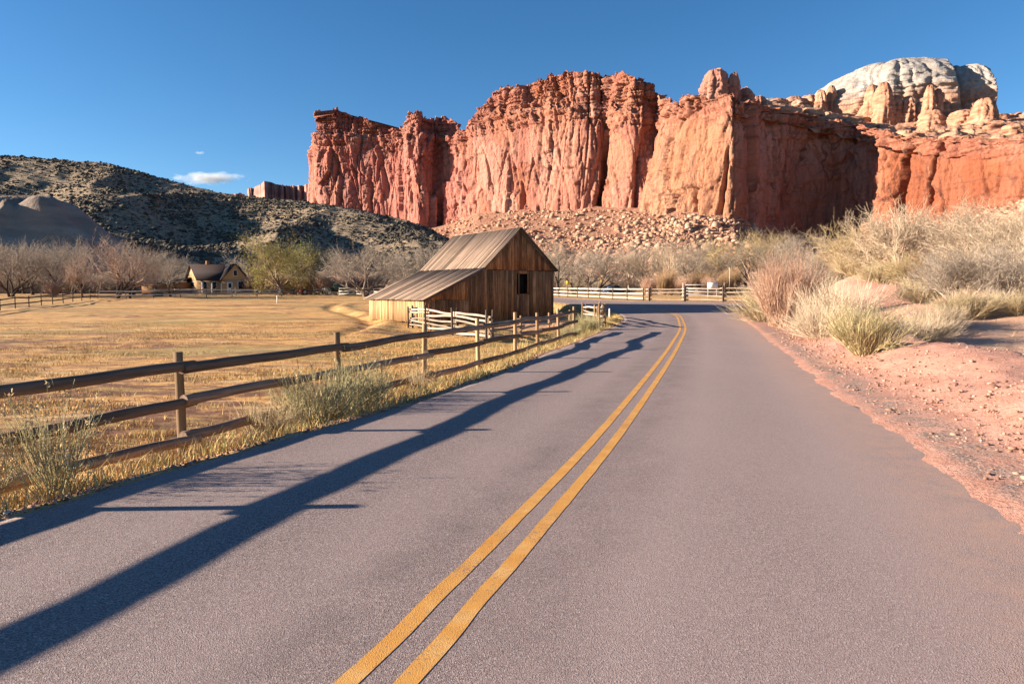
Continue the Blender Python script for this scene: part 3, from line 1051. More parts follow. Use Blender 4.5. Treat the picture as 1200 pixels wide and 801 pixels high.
for i in range(70):   # ledges and slabs scattered on the bench below the dome
    a = random.uniform(880, 1230)
    t = random.uniform(0.08, 0.95)
    _, Y_, Z_ = on_bench(a, t)
    h_ = random.uniform(1.5, 4.5)
    mass('rock_ledge', a, t, py_of(Y_, Z_ + h_), random.uniform(8, 34), random.uniform(3, 8), KNOB if random.random() < 0.75 else WHITE, 2.9 * i, 3.4, 0.16, 34, 18, 0.0, 0.07, 3)


def make_talus_mat():
    k = NT('talus_soil')
    p = k.coord('Position')
    c = k.ramp(k.noise(p, 0.09, 6, 0.65), [(0.3, (0.27, 0.11, 0.07)), (0.5, (0.38, 0.19, 0.12)), (0.75, (0.46, 0.28, 0.19))])
    c = k.mix(k.math('MULTIPLY', k.fac(k.noise(p, 0.9, 6, 0.75), 0.5, 0.66), 0.7), c, (0.14, 0.07, 0.05))
    k.bump(k.noise(p, 0.7, 6, 0.75), 1.0, 1.6)
    return k.done(c, 0.95)


TALUS = make_talus_mat()
T_PX = np.array([430, 500, 530, 560, 600, 650, 720, 800, 860, 900, 960, 1010, 1030, 1060, 1100, 1150, 1200, 1300, 1650], float)
T_PY = np.array([285, 268, 262, 250, 247, 244, 246, 249, 256, 264, 282, 276, 278, 268, 262, 244, 226, 215, 215], float)
CPX, CPY_ = CLA[:, 2], CLA[:, 1]
i0 = np.argmax(CPX > 430)
T_D = np.interp(T_PX, CPX[i0:], CPY_[i0:]) - np.array([0, 0, 0, 0, 0, 0, 14, 24, 6, -4, -6, -4, 8, 4, 2, 0, 0, 0, 0])


def talus_surface(px, t):
    """t 0 at the toe, 1 at the foot of the wall"""
    D = np.interp(px, T_PX, T_D)
    py = np.interp(px, T_PX, T_PY)
    toe = np.interp(px, [430, 700, 900, 1000, 1100, 1200, 1650], [230, 215, 215, 200, 150, 110, 90])
    dx, dz = ray(px, py)
    Y = toe + (D + 6 - toe) * t
    zt = CAM_H + dz * D
    X = ray(px, 300)[0] * Y
    zr = 1.0 + 1.9 * sm((X - 27) / 22) - 1.5
    Z = zr + (zt - zr) * (0.25 * t + 0.75 * t ** 1.6)
    Z = Z + (2.6 * fbm(X / 34, Y / 34, 5.5, 4) + 0.6 * fbm(X / 6, Y / 6, 5.0, 3)) * sm(t / 0.15) * (1 - 0.4 * t)
    return X, Y, Z


PXg, Tg = np.meshgrid(np.arange(430, 1652, 2.4), np.linspace(0, 1.04, 120))
X, Y, Z = talus_surface(PXg, Tg)
struct(obj('talus_slope', mesh_np('talus_slope', np.stack([X, Y, Z], -1).reshape(-1, 3), grid_faces(*PXg.shape)), TALUS))

_ico = None


def ico(sub):
    import bmesh
    bm = bmesh.new()
    bmesh.ops.create_icosphere(bm, subdivisions=sub, radius=1.0)
    V = np.array([v.co[:] for v in bm.verts])
    F = np.array([[v.index for v in f.verts] for f in bm.faces])
    bm.free()
    return V, F


IV, IF = ico(1)      # 12 verts, 20 faces
IV2, IF2 = ico(2)    # 42 verts, 80 faces


def rocks_np(pos, size, rng, flat=0.75):
    n = len(pos)
    V = IV[None] * (1 + rng.uniform(-0.32, 0.32, (n, 12, 1)))
    V = V * size[:, None, None] * np.stack([rng.uniform(0.7, 1.3, n), rng.uniform(0.7, 1.3, n), rng.uniform(0.5, 1.0, n) * flat], 1)[:, None]
    a = rng.uniform(0, 6.28, n)
    c, s = np.cos(a)[:, None], np.sin(a)[:, None]
    x, y = V[..., 0] * c - V[..., 1] * s, V[..., 0] * s + V[..., 1] * c
    V = np.stack([x, y, V[..., 2]], -1) + pos[:, None]
    F = IF[None] + np.arange(n)[:, None, None] * 12
    return V.reshape(-1, 3), F.reshape(-1, 3)


def m_isl(name, stops, rough=0.95, nscale=0.0):
    k = NT(name)
    c = k.ramp(k.n('NewGeometry').outputs['Random Per Island'], stops)
    if nscale:
        c = k.mix(k.math('MULTIPLY', k.fac(k.noise(k.coord('Position'), nscale, 4), 0.4, 0.7), 0.4), c, tuple(x * 0.4 for x in stops[0][1]))
    return k.done(c, rough)


TROCK = m_isl('fallen_sandstone', [(0, (0.27, 0.12, 0.075)), (0.4, (0.40, 0.22, 0.14)), (0.8, (0.46, 0.29, 0.19)), (1, (0.50, 0.35, 0.25))], nscale=0.8)
rg = np.random.default_rng(21)
n = 42000
pxr = rg.uniform(470, 1260, n)
tr = rg.uniform(0.12, 1.0, n) ** 0.8
dens = 0.45 + 0.55 * sm((fbm(pxr / 60, tr * 3, 2.0, 3) + 0.25) * 2)
keep = rg.uniform(0, 1, n) < dens * np.where((pxr > 660) & (pxr < 900), 1.0, 0.7)
pxr, tr = pxr[keep], tr[keep]
X, Y, Z = talus_surface(pxr, tr)
sz_ = np.clip(rg.lognormal(-1.05, 0.75, len(X)), 0.16, 2.2)
V, F = rocks_np(np.stack([X, Y, Z + 0.2 * sz_], 1), sz_, rg, 0.85)
stuff(obj('talus_rocks', mesh_np('talus_rocks', V, F), TROCK), 'countless fallen tan and red rocks strewn over the talus', 'rocks')

BOULDER = m_plain('boulder_sandstone', (0.42, 0.25, 0.17), 0.95, 0.35, 0.7)


def boulder_mesh(seed, sub=(IV2, IF2)):
    V, F = sub
    q = V * (1 + 0.28 * fbm(V[:, 0] * 1.3 + seed, V[:, 1] * 1.3, V[:, 2] * 1.3, 3))[:, None]
    # knock flat faces into it
    rg_ = np.random.default_rng(int(seed * 10))
    for _ in range(5):
        nn = rg_.normal(size=3)
        nn /= np.linalg.norm(nn)
        dd = q @ nn - 0.72
        q = q - np.clip(dd, 0, None)[:, None] * nn
    return mesh_np('boulder', q, F)


BM = [boulder_mesh(i + 0.7) for i in range(6)]
nb = 46
pxr = rg.uniform(560, 905, nb)
tr = rg.uniform(0.30, 0.97, nb)
X, Y, Z = talus_surface(pxr, tr)
for i in range(nb):
    s = rg.uniform(1.5, 2.7)
    o = obj('boulder', BM[i % 6], BOULDER, loc=(X[i], Y[i], Z[i] + 0.25 * s))
    o.scale = (s * rg.uniform(0.8, 1.2), s * rg.uniform(0.8, 1.2), s * rg.uniform(0.6, 0.95))
    o.rotation_euler = (rg.uniform(-0.3, 0.3), rg.uniform(-0.3, 0.3), rg.uniform(0, 6))
    tag(o, 'big tan fallen block on the talus under the red cliff', 'boulder', 'fallen blocks on the talus')


# ------------------------------------------------------------------ left hills and far mesa
def make_hill_mat():
    k = NT('basalt_hillside')
    p = k.coord('Position')
    f = k.noise(p, 0.25, 6, 0.7)
    c = k.ramp(f, [(0.3, (0.18, 0.125, 0.08)), (0.5, (0.36, 0.255, 0.16)), (0.75, (0.48, 0.355, 0.23))])
    rk = k.fac(k.noise(p, 0.55, 6, 0.78), 0.50, 0.60)
    pt = k.noise(p, 0.022, 4, 0.6)
    c = k.mix(k.math('MULTIPLY', rk, k.fac(pt, 0.28, 0.50)), c, (0.04, 0.034, 0.034))
    k.bump(k.noise(p, 0.55, 6, 0.78), 1.0, 1.3)
    return k.done(c, 0.95)


def make_clay_mat():
    k = NT('grey_clay_badland')
    p = k.coord('Position')
    c = k.ramp(k.noise(k.map(p, (0.06, 0.06, 0.25)), 1.0, 6, 0.6), [(0.3, (0.17, 0.12, 0.095)), (0.55, (0.26, 0.195, 0.15)), (0.8, (0.36, 0.28, 0.215))])
    k.bump(k.noise(k.map(p, (0.3, 0.3, 0.1)), 1.0, 5, 0.6), 0.8, 0.8)
    return k.done(c, 0.95)


H_PX = np.array([-500, -200, -60, 0, 60, 130, 190, 220, 260, 300, 350, 400, 450, 490, 520, 560, 620], float)
H_PY = np.array([150, 165, 178, 181.5, 186, 191.5, 208, 217, 226, 231.5, 235.5, 243, 252, 262, 276, 300, 342], float)
H_D = np.array([400, 400, 400, 400, 395, 390, 380, 375, 370, 368, 365, 360, 350, 340, 330, 310, 280], float)


def hill_surface(px, t):
    D = np.interp(px, H_PX, H_D)
    py = np.interp(px, H_PX, H_PY)
    Y = 150 + (D - 150) * t
    X = ray(px, 240)[0] * Y
    zt = CAM_H + ray(px, py)[1] * D
    tt = np.clip(t, 0, 1)
    prof = 0.42 * tt + 0.58 * tt ** 1.5
    prof = prof + np.where(t > 1, -(t - 1) * 0.5, 0)
    Z = 0.6 + (zt - 0.6) * prof
    # spurs and gullies that run down towards the valley
    w_ = sm(tt / 0.25) * sm((1.0 - tt) / 0.22)
    ridge = 0.55 - np.abs(perlin(X / 62 + 0.35 * (Y / 100), Y / 190, 3.0)) * 2.0
    Z = Z + w_ * 6.5 * ridge + w_ * 3.5 * fbm(X / 42, Y / 60, 9.0, 3)
    Z = Z + 0.5 * fbm(X / 7, Y / 7, 2.0, 3) * sm(tt / 0.1)
    # a long spur whose right flank lies in shade
    return X, Y, Z


PXg, Tg = np.meshgrid(np.arange(-500, 621, 2.6), np.linspace(0, 1.5, 230))
X, Y, Z = hill_surface(PXg, Tg)
struct(obj('hill', mesh_np('hill', np.stack([X, Y, Z], -1).reshape(-1, 3), grid_faces(*PXg.shape), True), make_hill_mat()))
n = 38000
pxr, tr = rg.uniform(-40, 580, n), rg.uniform(0.08, 1.01, n) ** 0.75
den = sm(0.5 + 1.6 * fbm(pxr / 90, tr * 5, 1.0, 3))
keep = rg.uniform(0, 1, n) < (0.25 + 0.75 * den)
pxr, tr = pxr[keep], tr[keep]
X, Y, Z = hill_surface(pxr, tr)
sz_ = np.clip(rg.lognormal(-1.0, 0.5, len(X)), 0.2, 1.4)
V, F = rocks_np(np.stack([X, Y, Z + 0.2 * sz_], 1), sz_, rg, 0.9)
HROCK = m_isl('black_basalt', [(0, (0.035, 0.029, 0.026)), (0.6, (0.07, 0.056, 0.047)), (0.85, (0.08, 0.072, 0.05)), (1, (0.18, 0.14, 0.085))])
stuff(obj('hillside_rocks', mesh_np('hillside_rocks', V, F), HROCK), 'black basalt rocks and scrub dotted over the hill', 'rocks')


def mound(name, px, Y, py_top, rx, ry, mat, seed, ridge=0.55):
    dx, dz = ray(px, py_top)
    h = CAM_H + dz * Y
    cx = dx * Y
    xs_ = np.linspace(-2.6, 2.6, 170)
    ys_ = np.linspace(-2.6, 2.6, 110)
    X, Yy = np.meshgrid(xs_, ys_)
    Xw = X + 0.25 * fbm(X * 0.8 + seed, Yy * 0.8, 5.0, 3)
    Yw = Yy + 0.25 * fbm(X * 0.8 + seed, Yy * 0.8, 9.0, 3)
    r = np.sqrt((np.where(Xw < 0, Xw * ridge, Xw)) ** 2 + Yw ** 2)
    th_ = np.arctan2(Yw, Xw)
    z = h * np.exp(-(r / 1.05) ** 2.1)
    gul = np.abs(perlin(np.cos(th_) * 2.6 + seed, np.sin(th_) * 2.6, r * 0.35 + seed))
    z = z * (1 + 0.22 * (0.25 - gul) * sm(r / 0.5)) + 0.03 * h * fbm(X * 2.2 + seed, Yy * 2.2, 1.0, 4)
    z = z - 2.6 * sm((np.sqrt(X ** 2 + Yy ** 2) - 1.9) / 0.5)
    me = mesh_np(name, np.stack([X * rx, Yy * ry, z], -1).reshape(-1, 3), grid_faces(len(ys_), len(xs_)), True)
    return struct(obj(name, me, mat, loc=(cx, Y, 0)))


CLAY = make_clay_mat()
mound('clay_hill', 36, 205, 229, 36, 30, CLAY, 1.0, 0.35)
mound('clay_hill', -120, 215, 222, 40, 28, CLAY, 4.0)


def build_far_mesa():
    pts = [(262, 231), (276, 230), (283, 227), (289, 226), (290, 216.5), (300, 215.5), (303, 216), (311, 215), (314, 213), (318, 212.5), (322, 215), (333, 216), (345, 217), (356, 217.5), (380, 218), (420, 220)]
    px = np.arange(262, 420, 0.5)
    py = np.interp(px, [p[0] for p in pts], [p[1] for p in pts]) + 0.35 * np.round(2 * fbm(px / 5, px * 0, 1.0, 3))
    Yd = 2600 + 160 * fbm(px / 22, px * 0, 4.0, 5)
    z = CAM_H + ray(px, py)[1] * 2600
    rows = []
    for t, back in ((0, -420), (0.40, -120), (0.62, -30), (0.64, -8), (0.8, -4), (0.82, 14), (1.0, 18), (1.0, 700)):
        zz = 150 + (z - 150) * t if t else z * 0 + 60
        Yy = Yd + back + 22 * fbm(px / 4, px * 0 + t * 5, 2.0, 3)
        rows.append(np.stack([ray(px, 225)[0] * Yy, Yy, zz], -1))
    V = np.array(rows)
    me = mesh_np('distant_mesa', V.reshape(-1, 3), grid_faces(V.shape[0], V.shape[1]))
    k = NT('distant_mesa_rock')
    p = k.coord('Position')
    c = k.ramp(k.noise(k.map(p, (0.01, 0.01, 0.05)), 1.0, 5), [(0.3, (0.27, 0.12, 0.10)), (0.7, (0.42, 0.22, 0.17))])
    struct(obj('distant_mesa', me, k.done(c, 0.95)))


build_far_mesa()

# ------------------------------------------------------------------ wood
RAIL_W = m_wood('weathered_rail', (0.085, 0.052, 0.036), (0.21, 0.135, 0.095), (0.34, 0.235, 0.165), 1.0, 0.008, 2, 0.45)
POST_W = m_wood('tan_post', (0.15, 0.085, 0.042), (0.34, 0.205, 0.105), (0.47, 0.31, 0.17), 1.0, 0.008, 2, 0.4)
GREY_W = m_wood('bleached_rail', (0.19, 0.135, 0.10), (0.43, 0.33, 0.25), (0.58, 0.47, 0.37), 1.0, 0.008, 2, 0.35)
DARK_W = m_wood('dark_post', (0.05, 0.034, 0.024), (0.115, 0.078, 0.055), (0.19, 0.135, 0.10), 1.0, 0.008, 2, 0.5)
BOARD_W = m_wood('white_board', (0.42, 0.34, 0.26), (0.62, 0.54, 0.44), (0.72, 0.64, 0.54), 1.0, 0.004, 2, 0.25)
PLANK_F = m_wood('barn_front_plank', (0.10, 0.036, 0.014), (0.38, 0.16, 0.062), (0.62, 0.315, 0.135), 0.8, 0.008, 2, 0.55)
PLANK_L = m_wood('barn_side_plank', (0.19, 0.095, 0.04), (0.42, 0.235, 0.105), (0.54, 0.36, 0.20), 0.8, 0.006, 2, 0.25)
ROOF_B = m_wood('barn_roof_board', (0.085, 0.052, 0.037), (0.225, 0.152, 0.11), (0.33, 0.24, 0.18), 0.8, 0.006, 0, 0.45)
BLACK = m_plain('painted_shade_black', (0.012, 0.010, 0.009), 0.95, 0.2)  # near-black colour painted in place of the shade inside the barn


def log_mesh(name, length, r, seed, sides=11, rings=16, bend=0.02, taper=0.06, square=False):
    t = np.linspace(0, 1, rings)
    th = np.arange(sides) * 2 * math.pi / sides
    T, TH = np.meshgrid(t, th, indexing='ij')
    rad = r * (1 - taper * (T - 0.5)) * (1 + 0.10 * fbm(np.cos(TH) * 1.2 + seed, np.sin(TH) * 1.2, T * length * 2.2, 3))
    bx = bend * np.sin(T * math.pi + seed) + bend * 0.7 * perlin(T * length * 0.9 + seed, T * 0, 2.0)
    by = bend * 0.8 * perlin(T * length * 0.8, T * 0 + seed, 5.0)
    V = np.stack([rad * np.cos(TH) + bx, rad * np.sin(TH) + by, T * length], -1).reshape(-1, 3)
    i = np.arange(rings - 1)[:, None] * sides
    j = np.arange(sides)[None]
    j1 = (j + 1) % sides
    F = np.stack([i + j, i + j1, i + sides + j1, i + sides + j], -1).reshape(-1, 4).tolist()
    me = bpy.data.meshes.new(name)
    F = [tuple(f) for f in F] + [tuple(range(sides))[::-1], tuple(range((rings - 1) * sides, rings * sides))]
    me.from_pydata(V.tolist(), [], F)
    me.update()
    me.polygons.foreach_set('use_smooth', np.array([len(p.vertices) == 4 for p in me.polygons]))
    return me


def place_along(me, name, a, b, length, mat, parent, roll=0.0):
    """log lying from a to b (world), parent at world origin offset"""
    a, b = Vector(a), Vector(b)
    d = b - a
    q = d.to_track_quat('Z', 'Y').to_matrix().to_4x4()
    M = Matrix.Translation(a - parent.location) @ q @ Matrix.Rotation(roll, 4, 'Z') @ Matrix.Diagonal((1, 1, d.length / length, 1))
    return obj(name, me, mat, parent, mx=M)


POSTS = [log_mesh('post', 1.0, 0.052, 3.3 * i + 1, 12, 10, 0.006, 0.05) for i in range(5)]
RAILS = [log_mesh('rail', 3.1, 0.062, 5.7 * i + 2, 12, 22, 0.022, 0.10) for i in range(7)]
THIN = [log_mesh('rail', 3.1, 0.05, 4.1 * i + 9, 8, 12, 0.045, 0.15) for i in range(6)]
BOARDS = [box_mesh('rail', -0.018, 0.018, -0.065, 0.065, 0, 3.1)]

fence_rng = random.Random(5)


def fence(name, label, pts, rails, post_h, mats, rail_set=RAILS, off=0.06, group=None, ext=0.12, lean=0.03, double=False, jitter=0.03, zfun=None, prad=1.0, cat='fence'):
    p0 = pts[0]
    zf = zfun or (lambda x, y: gz(x, y, True))
    z = [zf(x, y) for x, y in pts]
    root = thing(name, label, cat, (p0[0], p0[1], z[0]), group=group)
    fr = fence_rng
    for i, (x, y) in enumerate(pts):
        hh = post_h * fr.uniform(0.97, 1.04)
        tops = [(x, y)]
        if double:
            a = Vector((pts[min(i + 1, len(pts) - 1)][0] - pts[max(i - 1, 0)][0], pts[min(i + 1, len(pts) - 1)][1] - pts[max(i - 1, 0)][1])).normalized()
            n_ = Vector((-a.y, a.x)) * 0.13
            tops = [(x + n_.x, y + n_.y), (x - n_.x, y - n_.y)]
        for (tx, ty) in tops:
            h2 = hh * fr.uniform(0.9, 1.05) if double else hh
            o = place_along(POSTS[fr.randrange(len(POSTS))], 'post', (tx, ty, z[i] - 0.35), (tx + fr.uniform(-lean, lean), ty + fr.uniform(-lean, lean), z[i] + h2), 1.0, mats[0], root, fr.uniform(0, 6))
            o.scale.x *= prad
            o.scale.y *= prad
    for i in range(len(pts) - 1):
        a, b = Vector((*pts[i], z[i])), Vector((*pts[i + 1], z[i + 1]))
        d = (b - a).normalized()
        side = Vector((d.y, -d.x, 0)).normalized() * off
        for rh in rails:
            j1, j2 = fr.uniform(-jitter, jitter), fr.uniform(-jitter, jitter)
            A = a + side - d * ext + Vector((0, 0, rh + j1))
            B = b + side + d * ext + Vector((0, 0, rh + j2))
            if i % 2:
                A, B = A + side * 0.12, B + side * 0.12
            place_along(rail_set[fr.randrange(len(rail_set))], 'rail', A, B, 3.1, mats[1], root, fr.uniform(0, 6) if rail_set is not BOARDS else 0.0)
    return root


# fence along the road, ten-foot bays
fx = [(-7.95, -3.7), (-6.95, -0.8), (-5.95, 2.1), (-4.93, 5.0), (-3.87, 7.92), (-2.80, 11.0), (-1.81, 13.85), (-0.82, 16.7), (0.10, 19.2), (0.82, 21.8), (1.70, 24.7), (2.5, 27.5)]
fence('rail_fence', 'three-rail brown log fence between the road and the hayfield', fx, (0.31, 0.75, 1.15), 1.34, (POST_W, RAIL_W), RAILS, 0.11, ext=0.10, lean=0.05, jitter=0.035)
# corral of bleached poles in front of the barn
fence('corral_fence', 'bleached zigzag pole fence beside the left front corner of the barn', [(-5.9, 41.5), (-5.75, 38.6), (-4.3, 35.0), (-2.6, 31.2), (-0.91, 27.3)], (0.14, 0.36, 0.60, 0.84, 1.04), 1.22, (DARK_W, GREY_W), THIN, 0.0, ext=0.3, double=True, jitter=0.07)
fence('corral_fence', 'low sagging bleached pole fence across the front of the barn', [(-0.9, 27.2), (0.4, 30.0), (1.8, 33.6), (3.15, 37.6)], (0.18, 0.45, 0.72), 0.95, (POST_W, GREY_W), THIN, 0.07, ext=0.25, jitter=0.09)
fence('corral_fence', 'short stacked pole fence corner between the barn yard and the road bend', [(4.15, 31.4), (4.45, 34.6), (4.75, 38.0), (4.35, 41.0)], (0.16, 0.38, 0.62, 0.86, 1.08), 1.32, (POST_W, GREY_W), THIN, 0.0, ext=0.3, double=True, jitter=0.07)
# far side of the bend
fence('pole_fence', 'bleached log fence with heavy double posts across the road bend', [(12.35, 61.6), (15.2, 60.1), (18.1, 58.6), (21.0, 57.3), (24.0, 56.0)], (0.20, 0.50, 0.80, 1.10), 1.36, (DARK_W, GREY_W), THIN, 0.0, ext=0.3, double=True, jitter=0.06, prad=1.35)
bp = [(12.0 + (5.2 - 12.0) * t, 62.6 + (92 - 62.6) * t) for t in np.linspace(0, 1, 9)]
fence('board_fence', 'pale three-board fence around the hay paddock beyond the road', bp, (0.25, 0.66, 1.08), 1.2, (DARK_W, BOARD_W), BOARDS, 0.06, ext=0.0, jitter=0.01, lean=0.01)
# fences round the hayfield
lp_ = [(-38.5 - 16 * t, 36 + 54 * t) for t in np.linspace(0, 1, 18)]
fence('field_fence', 'dark two-rail fence along the far left side of the hayfield', lp_, (0.45, 0.95), 1.15, (DARK_W, DARK_W), RAILS, 0.06, ext=0.1)
lp2 = [(-54.5 + 21.5 * t, 90 + 8 * t) for t in np.linspace(0, 1, 8)]
fence('field_fence', 'dark rail fence in front of the bare trees left of the house', lp2, (0.45, 0.95), 1.2, (DARK_W, BOARD_W), RAILS, 0.06, ext=0.1)
lp3 = [(-57.0 + 28 * t, 100 + 5 * t) for t in np.linspace(0, 1, 10)]
fence('field_fence', 'plain rail fence running in front of the yellow house', [(-54 + 3.0 * i, 103.5 + 0.2 * i) for i in range(10)], (0.4, 0.85), 1.15, (DARK_W, GREY_W), RAILS, 0.06, ext=0.1)
fence('field_fence', 'rail fence under the leafing green tree', [(-42 + 3.0 * i, 104) for i in range(5)], (0.4, 0.9), 1.2, (POST_W, DARK_W), RAILS, 0.06, ext=0.1)
fence('board_fence', 'white board fence just left of the barn roof beyond the field', [(-25.5 + 2.6 * i, 101 - 0.2 * i) for i in range(5)], (0.3, 0.7, 1.1), 1.2, (GREY_W, BOARD_W), BOARDS, 0.06, ext=0.0, jitter=0.02)

# ------------------------------------------------------------------ barn
BX, BY = -5.4, 42.2
BZ = -0.36
barn = thing('barn', 'weathered brown plank barn with a steep gable and a long lean-to roof', 'barn', (BX, BY, BZ), math.atan2(0.593, 0.805))
L_B = 8.0
L_LEAN = 7.95
W_B, XK, XA = 10.3, 4.28, 7.28
H_E, H_K, H_A, H_R = 1.52, 3.42, 6.20, 3.55


def roof_h(x):
    return float(np.interp(x, [0, XK, XA, W_B], [H_E, H_K, H_A, H_R]))


def plank_mesh(x0, x1, z0, z1a, z1b, y0, th):
    return hexa('plank', [(x0, y0, z0), (x1, y0, z0), (x1, y0 + th, z0), (x0, y0 + th, z0), (x0, y0, z1a), (x1, y0, z1b), (x1, y0 + th, z1b), (x0, y0 + th, z1a)])


br = random.Random(11)


def frame_part(name, bars, mat):
    parts = []
    for x0, x1, y0, y1, z0, z1 in bars:
        V = np.array([(x0, y0, z0), (x1, y0, z0), (x1, y1, z0), (x0, y1, z0), (x0, y0, z1), (x1, y0, z1), (x1, y1, z1), (x0, y1, z1)], float)
        F = np.array([(0, 3, 2, 1), (4, 5, 6, 7), (0, 1, 5, 4), (1, 2, 6, 5), (2, 3, 7, 6), (3, 0, 4, 7)])
        parts.append((V, F))
    return obj(name, mesh_np(name, *join_np(parts)), mat, barn)


def gable_wall(name, yface, mat, windowed, sgn):
    wall = frame_part(name, [(0.05, 0.2, yface + 0.05 * sgn, yface + 0.2 * sgn, 0, H_E - 0.1), (XK, XK + 0.15, yface + 0.05 * sgn, yface + 0.2 * sgn, 0, H_K - 0.1),
                             (W_B - 0.2, W_B - 0.05, yface + 0.05 * sgn, yface + 0.2 * sgn, 0, H_R - 0.1), (XK, W_B - 0.1, yface + 0.06 * sgn, yface + 0.19 * sgn, H_K - 0.25, H_K - 0.1)] if sgn > 0 else
                      [(0.05, 0.2, L_LEAN - 0.2, L_LEAN - 0.05, 0, H_E - 0.1), (XK, XK + 0.15, yface - 0.2, yface - 0.05, 0, H_K - 0.1), (W_B - 0.2, W_B - 0.05, yface - 0.2, yface - 0.05, 0, H_R - 0.1)], DARK_W)
    for tier in (0, 1):
        x = 0.0 if tier == 0 else XK + 0.02
        while x < W_B - 0.02:
            wd = br.uniform(0.17, 0.31)
            x1 = min(x + wd, W_B)
            if W_B - x1 < 0.12:
                x1 = W_B
            gap = br.uniform(0.006, 0.016)
            yj = (yface if sgn > 0 or x >= XK - 0.1 else L_LEAN) + br.uniform(-0.012, 0.012)
            th = 0.028
            xa, xb = x + gap / 2, x1 - gap / 2
            def put(z0, za, zb):
                obj('plank', plank_mesh(xa, xb, z0, za, zb, yj - (th if sgn < 0 else 0), th), mat, wall)
            if tier == 0:
                if x1 <= XK + 0.02 or x < XK:
                    ta, tb = min(roof_h(xa), H_K) - 0.03, min(roof_h(xb), H_K) - 0.03
                else:
                    ta = tb = min(H_K, H_R) - 0.015 + br.uniform(-0.02, 0.0)
                z0 = br.uniform(-0.02, 0.06)
                if windowed and xb > 7.26 and xa < 8.06:
                    put(z0, 1.80, 1.80)
                    put(3.22, ta, tb)
                elif windowed and 0.4 < x < 3.1 and roof_h(xa) > 1.62:
                    zs = 1.45 + br.uniform(-0.01, 0.01)
                    put(z0, zs, zs)
                    if ta > zs + 0.1:
                        put(zs + 0.012, ta, tb)
                else:
                    put(z0, ta, tb)
            else:
                ta, tb = roof_h(xa) - 0.04, roof_h(xb) - 0.04
                if max(ta, tb) > H_K + 0.12:
                    z0 = H_K + 0.01 + br.uniform(-0.03, 0.015)
                    put(z0, max(ta, z0 + 0.02), max(tb, z0 + 0.02))
            x = x1
    return wall


fw = gable_wall('front_wall', -0.03, PLANK_F, True, 1)
gable_wall('back_wall', L_B, PLANK_F, False, -1)
win = frame_part('window', [(7.24, 7.30, -0.05, 0.03, 1.76, 3.26), (8.02, 8.08, -0.05, 0.03, 1.76, 3.26), (7.30, 8.02, -0.05, 0.03, 1.76, 1.82), (7.30, 8.02, -0.05, 0.03, 3.20, 3.26)], PLANK_F)
obj('shade_panel', box_mesh('shade_panel', 7.31, 8.01, 0.30, 0.33, 1.80, 3.22), BLACK, win)  # added black panel, imitates the unlit barn inside behind the window frame


def side_wall(name, xface, zt, mat, sgn, L_B=L_B):
    wall = frame_part(name, [(min(xface, xface + 0.12 * sgn), max(xface, xface + 0.12 * sgn), 0.3 + i * 2.2, 0.44 + i * 2.2, 0, zt - 0.1) for i in range(4)], DARK_W)
    y = 0.0
    while y < L_B - 0.02:
        y1 = min(y + br.uniform(0.16, 0.30), L_B)
        xx = xface - 0.03 * sgn + br.uniform(-0.01, 0.01)
        z0 = br.uniform(-0.04, 0.08)
        za = zt + br.uniform(-0.02, 0.02)
        ga = br.uniform(0.006, 0.018)
        V = [(xx, y + ga, z0), (xx, y1, z0), (xx - 0.028 * sgn, y1, z0), (xx - 0.028 * sgn, y + ga, z0), (xx, y + ga, za), (xx, y1, za), (xx - 0.028 * sgn, y1, za), (xx - 0.028 * sgn, y + ga, za)]
        obj('plank', hexa('plank', V), mat, wall)
        y = y1
    return wall


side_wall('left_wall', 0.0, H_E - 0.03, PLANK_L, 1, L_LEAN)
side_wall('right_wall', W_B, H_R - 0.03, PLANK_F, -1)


def roof_slope(name, xa, za, xb, zb, over, L_B=L_B):
    """boards run down the slope from (xa, za) at the top to (xb, zb)"""
    d = Vector((xb - xa, 0, zb - za))
    ln = d.length + over
    d.normalize()
    nrm = Vector((-d.z, 0, d.x))
    if nrm.z < 0:
        nrm = -nrm
    yv = nrm.cross(d)
    sy = 1 if yv.y > 0 else -1
    M = Matrix.Translation((xa, 0, za)) @ Matrix((d, yv, nrm)).transposed().to_4x4()
    y0, y1 = sorted((-0.2 * sy, (L_B + 0.2) * sy))
    sl = obj(name, box_mesh(name, 0, ln - 0.06, y0, y1, 0.0, 0.03), ROOF_B, barn, mx=M)
    y = -0.32
    bms = [box_mesh('roof_board', 0, ln, -w_ / 2, w_ / 2, 0, 0.024) for w_ in (0.20, 0.24, 0.28)]
    while y < L_B + 0.2:
        i = br.randrange(3)
        w_ = (0.20, 0.24, 0.28)[i]
        o = obj('roof_board', bms[i], ROOF_B, sl, loc=(br.uniform(-0.02, 0.02), sy * (y + w_ / 2), 0.042 + br.uniform(0, 0.03)))
        o.rotation_euler = (br.uniform(-0.10, 0.10), br.uniform(-0.003, 0.003), br.uniform(-0.004, 0.004))
        y += w_ + br.uniform(0.008, 0.03)
    return sl


